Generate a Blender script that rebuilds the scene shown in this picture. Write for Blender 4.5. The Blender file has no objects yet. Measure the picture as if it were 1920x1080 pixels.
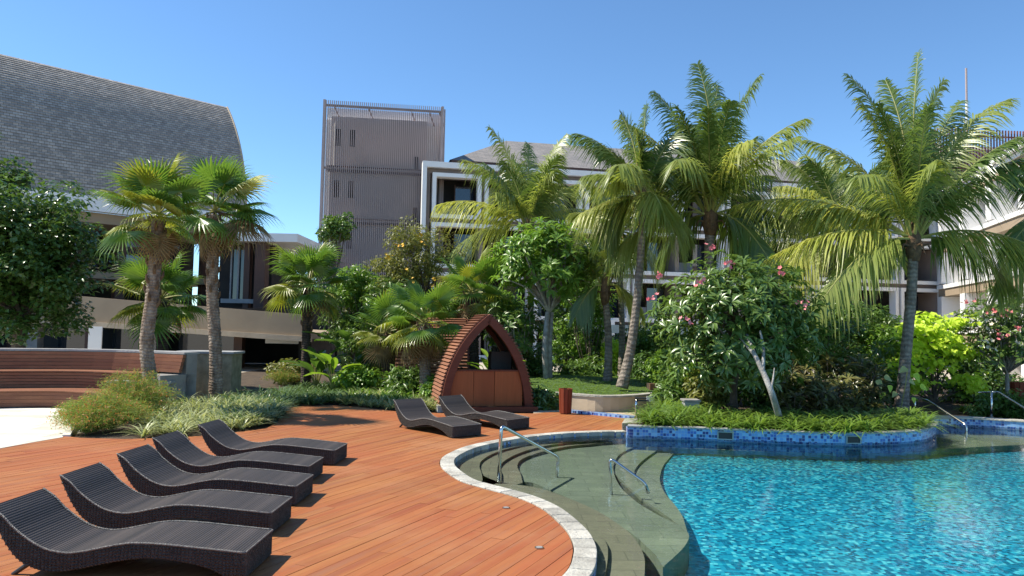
import bpy, bmesh, math, random
import numpy as np
from mathutils import Vector, Matrix

R = math.radians
rng = np.random.default_rng(7)
random.seed(7)
SC = bpy.context.scene
COL = SC.collection

# ------------------------------------------------------------------ camera
EYE, FPX, PITCH, ROLL = 2.1, 1400.0, math.atan(78 / 1400), 0.0195
fw = Vector((0, math.cos(PITCH), math.sin(PITCH)))
r0 = Vector((1, 0, 0)); u0 = r0.cross(fw)
rt = r0 * math.cos(ROLL) + u0 * math.sin(ROLL)
up = u0 * math.cos(ROLL) - r0 * math.sin(ROLL)
cam = bpy.data.cameras.new('camera'); co = bpy.data.objects.new('camera', cam); COL.objects.link(co)
m = Matrix.Identity(4)
for i in range(3):
    m[i][0], m[i][1], m[i][2] = rt[i], up[i], -fw[i]
m[2][3] = EYE
co.matrix_world = m
cam.sensor_width = 36; cam.lens = FPX / 1920 * 36; cam.clip_end = 5000; cam.clip_start = 0.05
SC.camera = co

# ------------------------------------------------------------------ sky, sun, exposure
SUN_EL, SUN_AZ = 52, -86          # azimuth clockwise from the view direction
w = bpy.data.worlds.new('World'); SC.world = w; w.use_nodes = True
nt = w.node_tree; bg = nt.nodes['Background']
sky = nt.nodes.new('ShaderNodeTexSky'); sky.sky_type = 'NISHITA'; sky.sun_disc = False
sky.sun_elevation = R(SUN_EL); sky.sun_rotation = R(SUN_AZ); sky.altitude = 1200
sky.air_density = 1.0; sky.dust_density = 0.0; sky.ozone_density = 2.2
tint = nt.nodes.new('ShaderNodeMix'); tint.data_type = 'RGBA'; tint.blend_type = 'MULTIPLY'; tint.inputs[0].default_value = 1
tint.inputs[7].default_value = (0.66, 0.86, 0.98, 1)
nt.links.new(sky.outputs[0], tint.inputs[6]); nt.links.new(tint.outputs[2], bg.inputs[0]); bg.inputs[1].default_value = 0.14
sd = bpy.data.lights.new('sun', 'SUN'); sd.energy = 5.0; sd.angle = R(0.55); sd.color = (1, 0.93, 0.80)
so = bpy.data.objects.new('sun', sd); COL.objects.link(so)
sv = Vector((math.sin(R(SUN_AZ)) * math.cos(R(SUN_EL)), math.cos(R(SUN_AZ)) * math.cos(R(SUN_EL)), math.sin(R(SUN_EL))))
so.rotation_euler = sv.to_track_quat('Z', 'Y').to_euler(); so.location = (-30, 0, 40)
vs = SC.view_settings
SC.display_settings.display_device = 'sRGB'
vs.view_transform = 'Standard'; vs.look = 'None'; vs.exposure = 0.6; vs.gamma = 1; vs.use_curve_mapping = False
SC.cycles.max_bounces = 8; SC.cycles.transparent_max_bounces = 12; SC.cycles.diffuse_bounces = 3
SC.cycles.caustics_reflective = False; SC.cycles.caustics_refractive = False
SC.cycles.use_adaptive_sampling = True

# ------------------------------------------------------------------ pixel <-> place
def ray(px, py):
    return fw + rt * ((px - 960) / FPX) + up * (-(py - 540) / FPX)
def G(px, py, z=0.0):
    d = ray(px, py); t = (z - EYE) / d.z
    return Vector((d.x * t, d.y * t, z))
def P(px, py, D):
    d = ray(px, py); t = D / d.y
    return Vector((d.x * t, D, EYE + d.z * t))
def Gs(pts, z=0.0):
    return [G(x, y, z) for x, y in pts]

# ------------------------------------------------------------------ mesh helpers
class MB:
    def __init__(s): s.v = []; s.f = []
    def add(s, vs_, fs):
        o = len(s.v); s.v.extend([tuple(x) for x in vs_]); s.f.extend([tuple(i + o for i in f) for f in fs]); return s
    def box(s, x0, x1, y0, y1, z0, z1):
        return s.add([(x0,y0,z0),(x1,y0,z0),(x1,y1,z0),(x0,y1,z0),(x0,y0,z1),(x1,y0,z1),(x1,y1,z1),(x0,y1,z1)],
                     [(0,3,2,1),(4,5,6,7),(0,1,5,4),(1,2,6,5),(2,3,7,6),(3,0,4,7)])
    def fbox(s, fr, x0, x1, y0, y1, z0, z1):           # box in a frame (origin, ux, uy)
        o, ux, uy = fr
        c = [(x0,y0,z0),(x1,y0,z0),(x1,y1,z0),(x0,y1,z0),(x0,y0,z1),(x1,y0,z1),(x1,y1,z1),(x0,y1,z1)]
        return s.add([tuple(o + ux * a + uy * b + Vector((0,0,c_))) for a, b, c_ in c],
                     [(0,3,2,1),(4,5,6,7),(0,1,5,4),(1,2,6,5),(2,3,7,6),(3,0,4,7)])
    def tube(s, pts, rad, n=8, caps=True):
        pts = [Vector(p) for p in pts]
        k = len(pts)
        if not hasattr(rad, '__len__'): rad = [rad] * k
        base = len(s.v); ref = None
        for i, p in enumerate(pts):
            t = (pts[min(i+1,k-1)] - pts[max(i-1,0)]).normalized()
            if ref is None:
                ref = t.orthogonal().normalized()
            ref = (ref - t * ref.dot(t))
            ref = ref.normalized() if ref.length > 1e-6 else t.orthogonal().normalized()
            b = t.cross(ref)
            for j in range(n):
                a = 2 * math.pi * j / n
                s.v.append(tuple(p + (ref * math.cos(a) + b * math.sin(a)) * rad[i]))
        for i in range(k-1):
            for j in range(n):
                a = base + i*n + j; b_ = base + i*n + (j+1) % n
                s.f.append((a, b_, b_ + n, a + n))
        if caps:
            s.f.append(tuple(base + j for j in range(n))[::-1]); s.f.append(tuple(base + (k-1)*n + j for j in range(n)))
        return s
    def prism(s, poly, z0, z1):
        n = len(poly); o = len(s.v)
        a = sum(poly[i][0]*poly[(i+1)%n][1] - poly[(i+1)%n][0]*poly[i][1] for i in range(n))
        if a < 0: poly = poly[::-1]
        s.v.extend([(p[0], p[1], z0) for p in poly] + [(p[0], p[1], z1) for p in poly])
        s.f.append(tuple(o + i for i in range(n))[::-1]); s.f.append(tuple(o + n + i for i in range(n)))
        for i in range(n):
            j = (i + 1) % n; s.f.append((o+i, o+j, o+n+j, o+n+i))
        return s
    def build(s, name, mt, parent=None, smooth=False, local=False, bevel=0):
        me = bpy.data.meshes.new(name); v = s.v
        off = (0,0,0)
        if parent is not None and not local:
            p = parent; off = Vector((0,0,0))
            while p is not None: off += p.location; p = p.parent
            v = [(a[0]-off[0], a[1]-off[1], a[2]-off[2]) for a in v]
        me.from_pydata(v, [], s.f); me.update()
        if smooth: me.shade_smooth()
        o = bpy.data.objects.new(name, me); COL.objects.link(o)
        if mt: me.materials.append(mt)
        if parent is not None: o.parent = parent
        if bevel:
            b = o.modifiers.new('bevel', 'BEVEL'); b.width = bevel; b.segments = 2; b.limit_method = 'ANGLE'
        return o

def np_mesh(name, V, faces, mt, parent=None, smooth=False, local=False):
    """V (n,3); faces: list of arrays (k,3) or (k,4)."""
    V = np.asarray(V, dtype=np.float32).reshape(-1, 3)
    if parent is not None and not local:
        off = np.zeros(3); p = parent
        while p is not None: off += np.array(p.location); p = p.parent
        V = V - off.astype(np.float32)
    me = bpy.data.meshes.new(name)
    me.vertices.add(len(V)); me.vertices.foreach_set('co', V.ravel())
    li = np.concatenate([f.reshape(-1) for f in faces]).astype(np.int32)
    sizes = np.concatenate([np.full(len(f), f.shape[1], dtype=np.int32) for f in faces])
    st = np.concatenate([[0], np.cumsum(sizes)[:-1]]).astype(np.int32)
    me.loops.add(len(li)); me.loops.foreach_set('vertex_index', li)
    me.polygons.add(len(sizes)); me.polygons.foreach_set('loop_start', st); me.polygons.foreach_set('loop_total', sizes)
    if smooth: me.polygons.foreach_set('use_smooth', np.ones(len(sizes), dtype=bool))
    me.update(calc_edges=True); me.validate()
    o = bpy.data.objects.new(name, me); COL.objects.link(o); me.materials.append(mt)
    if parent is not None: o.parent = parent
    return o

def thing(name, label, cat, loc=(0,0,0), rz=0, group=None):
    o = bpy.data.objects.new(name, None); COL.objects.link(o)
    o.location = loc; o.rotation_euler = (0,0,rz); o.empty_display_size = 0.2
    return tag(o, label, cat, group)
def tag(o, label, cat=None, group=None, kind=None):
    if label: o['label'] = label
    if cat: o['category'] = cat
    if group: o['group'] = group
    if kind: o['kind'] = kind
    return o
def struct(o): o['kind'] = 'structure'; return o
def stuff(o): o['kind'] = 'stuff'; return o
def copy_tree(o, parent=None):
    c = o.copy(); COL.objects.link(c); c.parent = parent
    for ch in list(o.children): copy_tree(ch, c)
    return c
def unit(a):
    a = np.asarray(a, float); return a / np.maximum(np.linalg.norm(a, axis=-1, keepdims=True), 1e-9)

# ------------------------------------------------------------------ materials
def newmat(name):
    mt = bpy.data.materials.new(name); mt.use_nodes = True
    n = mt.node_tree.nodes; l = mt.node_tree.links
    return mt, n, l, n['Principled BSDF'], n['Material Output']
def mixc(n, l, fac, a, b, mode='MIX'):
    x = n.new('ShaderNodeMix'); x.data_type = 'RGBA'; x.blend_type = mode
    for sock, val in ((x.inputs[0], fac), (x.inputs[6], a), (x.inputs[7], b)):
        if isinstance(val, (int, float)): sock.default_value = val
        elif isinstance(val, tuple): sock.default_value = val + (1,) if len(val) == 3 else val
        else: l.new(val, sock)
    return x.outputs[2]
def coords(n, l, scale=(1,1,1), rot=(0,0,0), src='pos'):
    mp = n.new('ShaderNodeMapping'); mp.inputs['Scale'].default_value = scale; mp.inputs['Rotation'].default_value = rot
    if src == 'pos': l.new(n.new('ShaderNodeNewGeometry').outputs['Position'], mp.inputs[0])
    elif src == 'obj': l.new(n.new('ShaderNodeTexCoord').outputs['Object'], mp.inputs[0])
    elif src == 'uv': l.new(n.new('ShaderNodeTexCoord').outputs['UV'], mp.inputs[0])
    return mp.outputs[0]
def noise(n, l, vec, scale, detail=4, rough=0.55, lo=0.35, hi=0.65):
    t = n.new('ShaderNodeTexNoise'); t.inputs['Scale'].default_value = scale; t.inputs['Detail'].default_value = detail
    t.inputs['Roughness'].default_value = rough; l.new(vec, t.inputs['Vector'])
    r = n.new('ShaderNodeMapRange'); r.inputs[1].default_value = lo; r.inputs[2].default_value = hi; l.new(t.outputs[0], r.inputs[0])
    return r.outputs[0]
def bump(n, l, h, strength, dist, prev=None):
    b = n.new('ShaderNodeBump'); b.inputs['Strength'].default_value = strength; b.inputs['Distance'].default_value = dist
    l.new(h, b.inputs['Height'])
    if prev is not None: l.new(prev, b.inputs['Normal'])
    return b.outputs[0]
def mmath(n, l, op, a, b=None):
    x = n.new('ShaderNodeMath'); x.operation = op
    for i, v in enumerate((a, b)):
        if v is None: continue
        if isinstance(v, (int, float)): x.inputs[i].default_value = v
        else: l.new(v, x.inputs[i])
    return x.outputs[0]
def rnd(n, l):
    """one random number per object and per loose piece"""
    a = n.new('ShaderNodeObjectInfo').outputs['Random']; b = n.new('ShaderNodeNewGeometry').outputs['Random Per Island']
    return mmath(n, l, 'FRACT', mmath(n, l, 'ADD', a, b))

def plain(name, c1, c2=None, rough=0.6, scale=3.0, bmp=0.0, metallic=0.0, spec=0.5, bscale=None, pieces=False):
    mt, n, l, b, o = newmat(name)
    c2 = c2 or tuple(x * 0.8 for x in c1)
    v = coords(n, l)
    f = noise(n, l, v, scale)
    c = mixc(n, l, f, c1, c2)
    if pieces:
        hv = n.new('ShaderNodeHueSaturation'); l.new(c, hv.inputs['Color'])
        mr = n.new('ShaderNodeMapRange'); mr.inputs[3].default_value = 0.75; mr.inputs[4].default_value = 1.2
        l.new(rnd(n, l), mr.inputs[0]); l.new(mr.outputs[0], hv.inputs['Value']); c = hv.outputs[0]
    l.new(c, b.inputs['Base Color'])
    b.inputs['Roughness'].default_value = rough; b.inputs['Metallic'].default_value = metallic
    b.inputs['Specular IOR Level'].default_value = spec
    if bmp: l.new(bump(n, l, noise(n, l, v, bscale or scale * 6, 6), bmp, 0.02), b.inputs['Normal'])
    return mt

def leafmat(name, c1, c2, trans=0.28, rough=0.42, tip=None, spec=0.45):
    mt, n, l, b, o = newmat(name)
    c = mixc(n, l, rnd(n, l), c1, c2)
    big = noise(n, l, coords(n, l), 1.3, 3)
    c = mixc(n, l, mmath(n, l, 'MULTIPLY', big, 0.35), c, c2)
    if tip: c = mixc(n, l, noise(n, l, coords(n, l), 2.3, 3, lo=0.5, hi=0.75), c, tip)
    l.new(c, b.inputs['Base Color']); b.inputs['Roughness'].default_value = rough; b.inputs['Specular IOR Level'].default_value = spec
    tr = n.new('ShaderNodeBsdfTranslucent')
    g = mixc(n, l, 0.6, c, (1.0, 0.95, 0.35), 'MULTIPLY')
    hv = n.new('ShaderNodeHueSaturation'); hv.inputs['Value'].default_value = 1.7; l.new(g, hv.inputs['Color']); l.new(hv.outputs[0], tr.inputs['Color'])
    mx = n.new('ShaderNodeMixShader'); mx.inputs[0].default_value = trans
    l.new(b.outputs[0], mx.inputs[1]); l.new(tr.outputs[0], mx.inputs[2]); l.new(mx.outputs[0], o.inputs['Surface'])
    return mt

def woodmat(name, c1, c2, c3, ang=0.0, rough=0.5, grain=28, wear=None, upright=False):
    mt, n, l, b, o = newmat(name)
    r = rnd(n, l)
    v = coords(n, l, (1, 1, 1), (0, 0, -ang))
    add = n.new('ShaderNodeVectorMath'); add.operation = 'ADD'; l.new(v, add.inputs[0])
    cx = n.new('ShaderNodeCombineXYZ'); l.new(mmath(n, l, 'MULTIPLY', r, 37.0), cx.inputs[0]); l.new(mmath(n, l, 'MULTIPLY', r, 11.0), cx.inputs[2]); l.new(cx.outputs[0], add.inputs[1])
    sc = n.new('ShaderNodeMapping'); sc.inputs['Scale'].default_value = (1, 1, 0.06) if upright else (0.06, 1, 1); l.new(add.outputs[0], sc.inputs[0])
    g1 = noise(n, l, sc.outputs[0], grain, 5, 0.6, 0.3, 0.7)
    g2 = noise(n, l, sc.outputs[0], grain * 0.25, 3, 0.5, 0.3, 0.7)
    c = mixc(n, l, r, c1, c2)
    c = mixc(n, l, mmath(n, l, 'MULTIPLY', g2, 0.7), c, c3)
    c = mixc(n, l, mmath(n, l, 'MULTIPLY', g1, 0.5), c, tuple(x * 0.5 for x in c1))
    if wear:
        c = mixc(n, l, mmath(n, l, 'MULTIPLY', noise(n, l, coords(n, l), 0.22, 2, 0.5, 0.42, 0.6), 0.5), c, (0.36, 0.098, 0.042))
        c = mixc(n, l, mmath(n, l, 'MULTIPLY', noise(n, l, sc.outputs[0], 9, 4, 0.7, 0.52, 0.75), 0.6), c, (0.25, 0.12, 0.075))
        c = mixc(n, l, noise(n, l, coords(n, l), 0.5, 5, 0.6, 0.5, 0.8), c, wear)
    l.new(c, b.inputs['Base Color'])
    b.inputs['Roughness'].default_value = rough; b.inputs['Specular IOR Level'].default_value = 0.2
    l.new(bump(n, l, g1, 0.25, 0.004), b.inputs['Normal'])
    return mt

PLANK_ANG = R(65)
M = {}
M['deck'] = woodmat('deck_wood', (0.37, 0.115, 0.040), (0.225, 0.064, 0.028), (0.47, 0.225, 0.072), PLANK_ANG, 0.58, 30, wear=(0.40, 0.185, 0.085))
M['bench'] = woodmat('bench_wood', (0.29, 0.12, 0.068), (0.20, 0.085, 0.055), (0.36, 0.17, 0.095), 0.0, 0.55, 22)
M['hutslat'] = woodmat('hut_slat_wood', (0.30, 0.13, 0.075), (0.17, 0.07, 0.045), (0.36, 0.17, 0.10), 0.0, 0.6, 24)
M['hutpanel'] = woodmat('hut_panel_wood', (0.36, 0.11, 0.038), (0.29, 0.085, 0.032), (0.42, 0.15, 0.055), 0.0, 0.45, 18, upright=True)
M['hutframe'] = woodmat('hut_frame_wood', (0.16, 0.05, 0.03), (0.13, 0.042, 0.026), (0.19, 0.06, 0.035), 0.3, 0.5, 18)
M['coping'] = plain('coping_stone', (0.52, 0.50, 0.43), (0.36, 0.34, 0.29), 0.75, 5, 0.45, pieces=True)
M['plaza'] = plain('plaza_stone', (0.72, 0.68, 0.58), (0.62, 0.58, 0.48), 0.65, 1.2, 0.1, pieces=True)
M['soil'] = plain('soil', (0.05, 0.035, 0.022), (0.09, 0.06, 0.035), 0.95, 3, 0.6)
M['lawn'] = plain('lawn_turf', (0.09, 0.16, 0.03), (0.06, 0.12, 0.02), 0.9, 6, 0.8, bscale=60)
M['cream'] = plain('cream_render', (0.52, 0.42, 0.30), (0.44, 0.35, 0.25), 0.8, 2, 0.1)
M['concrete'] = plain('concrete', (0.30, 0.29, 0.27), (0.22, 0.21, 0.20), 0.8, 2.5, 0.3)
M['stonepier'] = plain('pier_stone', (0.36, 0.32, 0.22), (0.22, 0.20, 0.13), 0.85, 5, 0.6)
M['cap'] = plain('cap_stone', (0.36, 0.36, 0.36), (0.28, 0.28, 0.28), 0.7, 3, 0.2)
M['white'] = plain('white_paint', (0.88, 0.87, 0.85), (0.83, 0.82, 0.80), 0.55, 1.0)
M['brownwall'] = plain('brown_render', (0.28, 0.215, 0.18), (0.23, 0.175, 0.15), 0.8, 0.6, 0.1)
M['beige'] = plain('beige_render', (0.36, 0.28, 0.19), (0.31, 0.24, 0.165), 0.8, 0.5, 0.1)
M['towerwall'] = plain('tower_panel', (0.80, 0.73, 0.70), (0.74, 0.67, 0.65), 0.7, 0.3)
M['slat'] = plain('slat_metal', (0.42, 0.33, 0.31), (0.37, 0.29, 0.27), 0.55, 1.0)
M['redslat'] = plain('red_slat', (0.26, 0.09, 0.06), (0.20, 0.07, 0.05), 0.6, 1.0)
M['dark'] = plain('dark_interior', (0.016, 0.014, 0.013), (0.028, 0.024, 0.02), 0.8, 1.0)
M['darkbrown'] = plain('dark_column', (0.10, 0.045, 0.03), (0.07, 0.035, 0.025), 0.6, 1.0)
M['tealgrey'] = plain('teal_panel', (0.30, 0.38, 0.37), (0.26, 0.33, 0.33), 0.5, 1.0)
M['curtain'] = plain('curtain_cloth', (0.34, 0.34, 0.34), (0.27, 0.27, 0.28), 0.9, 3.0)
M['steel'] = plain('steel', (0.62, 0.61, 0.59), (0.55, 0.54, 0.52), 0.18, 8.0, metallic=1.0)
M['black'] = plain('black_plastic', (0.015, 0.015, 0.016), (0.02, 0.02, 0.02), 0.5, 8.0)
M['binwood'] = woodmat('bin_wood', (0.24, 0.05, 0.025), (0.18, 0.04, 0.02), (0.28, 0.07, 0.03), 0.0, 0.5, 18, upright=True)
M['palmtrunk'] = None

def trunkmat(name, c1, c2, ring=9.0, amt=0.5):
    mt, n, l, b, o = newmat(name)
    v = coords(n, l)
    wv = n.new('ShaderNodeTexWave'); wv.wave_type = 'BANDS'; wv.bands_direction = 'Z'; wv.inputs['Scale'].default_value = ring
    wv.inputs['Distortion'].default_value = 7.0; wv.inputs['Detail'].default_value = 3; l.new(v, wv.inputs[0])
    f = noise(n, l, coords(n, l, (1, 1, 0.5)), 9, 6, 0.7, 0.36, 0.64)
    c = mixc(n, l, f, c1, c2)
    c = mixc(n, l, mmath(n, l, 'MULTIPLY', noise(n, l, v, 2.2, 4, 0.6, 0.45, 0.7), 0.6), c, tuple(x * 0.5 for x in c2))
    c = mixc(n, l, mmath(n, l, 'MULTIPLY', wv.outputs[1], amt), c, tuple(x * 0.35 for x in c2))
    l.new(c, b.inputs['Base Color']); b.inputs['Roughness'].default_value = 0.9
    h = mmath(n, l, 'ADD', mmath(n, l, 'MULTIPLY', wv.outputs[1], -0.6), f)
    l.new(bump(n, l, h, 0.8, 0.03), b.inputs['Normal'])
    return mt
M['cocotrunk'] = trunkmat('coconut_bark', (0.44, 0.38, 0.31), (0.22, 0.175, 0.14), 2.6, 0.45)
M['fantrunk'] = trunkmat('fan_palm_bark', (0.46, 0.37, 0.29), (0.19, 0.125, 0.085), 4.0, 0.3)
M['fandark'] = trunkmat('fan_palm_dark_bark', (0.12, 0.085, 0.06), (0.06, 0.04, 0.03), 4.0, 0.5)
M['bark'] = plain('bark', (0.17, 0.13, 0.10), (0.09, 0.07, 0.055), 0.9, 7, 0.7)
M['greybark'] = plain('grey_bark', (0.42, 0.40, 0.37), (0.22, 0.20, 0.18), 0.85, 6, 0.5)
M['husk'] = plain('dry_fibre', (0.20, 0.12, 0.06), (0.10, 0.06, 0.035), 0.9, 9, 0.6)

M['coco'] = leafmat('coconut_leaf', (0.085, 0.155, 0.03), (0.16, 0.22, 0.05), 0.30, 0.32, spec=0.7)
M['cocoy'] = leafmat('coconut_leaf_yellow', (0.31, 0.36, 0.075), (0.46, 0.47, 0.12), 0.40, 0.38)
M['cocom'] = leafmat('coconut_leaf_mid', (0.19, 0.26, 0.055), (0.30, 0.34, 0.09), 0.40, 0.36)
M['rachis'] = plain('leaf_stalk', (0.32, 0.33, 0.09), (0.26, 0.24, 0.06), 0.5, 2)
M['fan'] = leafmat('fan_leaf', (0.08, 0.17, 0.028), (0.14, 0.24, 0.04), 0.34, 0.34, spec=0.5)
M['fany'] = leafmat('fan_leaf_yellow', (0.20, 0.26, 0.03), (0.28, 0.29, 0.04), 0.32, 0.4)
M['fandry'] = leafmat('fan_leaf_dry', (0.30, 0.22, 0.11), (0.19, 0.125, 0.06), 0.18, 0.7, spec=0.2)
M['fanpale'] = leafmat('fan_leaf_pale', (0.36, 0.40, 0.13), (0.52, 0.52, 0.22), 0.34, 0.45)
M['dtree'] = leafmat('dark_tree_leaf', (0.055, 0.12, 0.025), (0.10, 0.18, 0.038), 0.24, 0.3, spec=0.65)
M['plum'] = leafmat('plumeria_leaf', (0.08, 0.155, 0.032), (0.15, 0.23, 0.055), 0.28, 0.30, spec=0.65)
M['plumb'] = leafmat('bright_leaf', (0.10, 0.22, 0.03), (0.19, 0.31, 0.045), 0.34, 0.36, spec=0.5)
M['shrub'] = leafmat('shrub_leaf', (0.07, 0.15, 0.028), (0.13, 0.21, 0.042), 0.28, 0.36)
M['olive'] = leafmat('olive_leaf', (0.14, 0.17, 0.04), (0.22, 0.22, 0.05), 0.3, 0.45)
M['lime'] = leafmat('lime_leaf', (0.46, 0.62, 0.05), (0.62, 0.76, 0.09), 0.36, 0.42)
M['limeg'] = leafmat('lime_inner_leaf', (0.09, 0.20, 0.03), (0.18, 0.32, 0.035), 0.3, 0.42)  # darker green paints in the shade inside the shrub
M['croton'] = leafmat('bronze_leaf', (0.085, 0.065, 0.03), (0.10, 0.13, 0.035), 0.22, 0.32, tip=(0.30, 0.27, 0.08), spec=0.55)
M['lily'] = leafmat('strap_leaf', (0.10, 0.19, 0.028), (0.20, 0.30, 0.05), 0.32, 0.36, spec=0.5)
M['varieg'] = leafmat('variegated_leaf', (0.17, 0.23, 0.07), (0.48, 0.50, 0.26), 0.28, 0.42)
M['vdark'] = leafmat('strap_leaf_dark', (0.06, 0.12, 0.035), (0.13, 0.20, 0.07), 0.24, 0.38)
M['russ'] = leafmat('feather_stem', (0.17, 0.26, 0.05), (0.27, 0.32, 0.08), 0.3, 0.6, spec=0.2)
M['russo'] = leafmat('orange_bloom', (0.55, 0.20, 0.07), (0.52, 0.26, 0.10), 0.25, 0.6)
M['banana'] = leafmat('banana_leaf', (0.06, 0.13, 0.025), (0.09, 0.17, 0.03), 0.3, 0.34)
M['bananab'] = leafmat('bright_big_leaf', (0.16, 0.30, 0.03), (0.24, 0.36, 0.04), 0.36, 0.36)
M['pink'] = plain('pink_petal', (0.72, 0.14, 0.16), (0.78, 0.28, 0.28), 0.6, 9)
M['wpetal'] = plain('white_petal', (0.75, 0.72, 0.6), (0.7, 0.6, 0.4), 0.6, 9)
M['ypetal'] = plain('yellow_petal', (0.75, 0.38, 0.02), (0.7, 0.45, 0.03), 0.6, 9)

def shinglemat(name, c1, c2, c3, sx, sy):
    mt, n, l, b, o = newmat(name)
    br = n.new('ShaderNodeTexBrick'); br.offset = 0.5
    br.inputs['Color1'].default_value = c1 + (1,); br.inputs['Color2'].default_value = c2 + (1,); br.inputs['Mortar'].default_value = c3 + (1,)
    br.inputs['Scale'].default_value = 1.0; br.inputs['Brick Width'].default_value = sx; br.inputs['Row Height'].default_value = sy
    br.inputs['Mortar Size'].default_value = 0.012; br.inputs['Bias'].default_value = 0.0
    uv = coords(n, l, src='uv'); l.new(uv, br.inputs[0])
    f = noise(n, l, uv, 1.7, 6, 0.7, 0.3, 0.7)
    c = mixc(n, l, mmath(n, l, 'MULTIPLY', f, 0.5), br.outputs[0], c3)
    l.new(c, b.inputs['Base Color']); b.inputs['Roughness'].default_value = 0.75
    l.new(bump(n, l, br.outputs[1], -0.5, 0.03), b.inputs['Normal'])
    return mt
M['shingle'] = shinglemat('dark_shingle', (0.56, 0.50, 0.44), (0.33, 0.30, 0.27), (0.15, 0.14, 0.128), 0.26, 0.165)
M['roof'] = shinglemat('grey_shingle', (0.30, 0.27, 0.25), (0.21, 0.20, 0.19), (0.10, 0.095, 0.09), 0.6, 0.28)

def glassmat():
    mt, n, l, b, o = newmat('window_glass')
    b.inputs['Base Color'].default_value = (0.02, 0.03, 0.045, 1); b.inputs['Roughness'].default_value = 0.04
    b.inputs['Specular IOR Level'].default_value = 0.9; b.inputs['Coat Weight'].default_value = 0.4
    l.new(bump(n, l, noise(n, l, coords(n, l), 0.6, 1), 0.05, 0.05), b.inputs['Normal'])
    return mt
M['glass'] = glassmat()

def mosaic(name, cols, cell, mort=(0.25, 0.33, 0.4), rnd_pow=1.0, wob=0.0):
    mt, n, l, b, o = newmat(name)
    v = coords(n, l, src='uv')
    if wob:  # warping the tiles paints in the water's rippled refraction
        t = n.new('ShaderNodeTexNoise'); t.inputs['Scale'].default_value = 8.0; t.inputs['Detail'].default_value = 2; l.new(v, t.inputs[0])
        a = n.new('ShaderNodeVectorMath'); a.operation = 'MULTIPLY_ADD'; l.new(t.outputs[1], a.inputs[0]); a.inputs[1].default_value = (wob, wob, 0); l.new(v, a.inputs[2]); v = a.outputs[0]
    sn = n.new('ShaderNodeVectorMath'); sn.operation = 'SCALE'; sn.inputs['Scale'].default_value = 1 / cell; l.new(v, sn.inputs[0])
    fl = n.new('ShaderNodeVectorMath'); fl.operation = 'FLOOR'; l.new(sn.outputs[0], fl.inputs[0])
    wn = n.new('ShaderNodeTexWhiteNoise'); l.new(fl.outputs[0], wn.inputs[0])
    cr = n.new('ShaderNodeValToRGB'); cr.color_ramp.interpolation = 'CONSTANT'
    e = cr.color_ramp.elements
    while len(e) < len(cols): e.new(0.5)
    acc = 0
    for i, (c, wgt) in enumerate(cols):
        e[i].position = acc; e[i].color = c + (1,); acc += wgt
    l.new(wn.outputs[0], cr.inputs[0])
    fr = n.new('ShaderNodeVectorMath'); fr.operation = 'FRACTION'; l.new(sn.outputs[0], fr.inputs[0])
    sx = n.new('ShaderNodeSeparateXYZ'); l.new(fr.outputs[0], sx.inputs[0])
    d = mmath(n, l, 'MINIMUM', mmath(n, l, 'PINGPONG', sx.outputs[0], 0.5), mmath(n, l, 'PINGPONG', sx.outputs[1], 0.5))
    g = mmath(n, l, 'LESS_THAN', d, 0.05)
    c = mixc(n, l, g, cr.outputs[0], mort)
    if wob: c = mixc(n, l, mmath(n, l, 'MULTIPLY', noise(n, l, coords(n, l), 2.2, 4, 0.6, 0.35, 0.7), 0.45), c, (0.004, 0.20, 0.32))
    l.new(c, b.inputs['Base Color']); b.inputs['Roughness'].default_value = 0.25
    return mt
M['floorblue'] = mosaic('pool_floor_mosaic', [((0.006, 0.14, 0.28), 0.24), ((0.015, 0.31, 0.50), 0.26), ((0.04, 0.48, 0.64), 0.20), ((0.16, 0.70, 0.80), 0.12), ((0.002, 0.05, 0.15), 0.18)], 0.055, (0.02, 0.30, 0.46), wob=0.09)
M['wallblue'] = mosaic('pool_wall_mosaic', [((0.16, 0.33, 0.66), 0.34), ((0.24, 0.45, 0.74), 0.24), ((0.05, 0.14, 0.46), 0.18), ((0.012, 0.03, 0.18), 0.16), ((0.02, 0.10, 0.22), 0.08)], 0.06, (0.35, 0.45, 0.6))
def poolstone(name, c1, c2):
    mt, n, l, b, o = newmat(name)
    v = coords(n, l)
    br = n.new('ShaderNodeTexBrick'); br.inputs['Scale'].default_value = 1; br.inputs['Brick Width'].default_value = 0.6; br.inputs['Row Height'].default_value = 0.3
    br.inputs['Mortar Size'].default_value = 0.006; br.inputs['Color1'].default_value = c1 + (1,); br.inputs['Color2'].default_value = c2 + (1,); br.inputs['Mortar'].default_value = tuple(x*0.6 for x in c2) + (1,)
    l.new(v, br.inputs[0])
    c = mixc(n, l, mmath(n, l, 'MULTIPLY', noise(n, l, v, 1.1, 4, 0.6, 0.35, 0.7), 0.55), br.outputs[0], tuple(x * 0.62 for x in c2))
    c = mixc(n, l, mmath(n, l, 'MULTIPLY', noise(n, l, coords(n, l, (1, 3, 1)), 14, 5, 0.7, 0.4, 0.7), 0.45), c, tuple(x * 0.5 for x in c2))
    l.new(c, b.inputs['Base Color']); b.inputs['Roughness'].default_value = 0.7
    return mt
M['shelf'] = poolstone('pool_shelf_stone', (0.26, 0.265, 0.19), (0.20, 0.21, 0.155))
M['ledge'] = poolstone('pool_ledge_stone', (0.28, 0.23, 0.155), (0.22, 0.185, 0.13))

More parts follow.
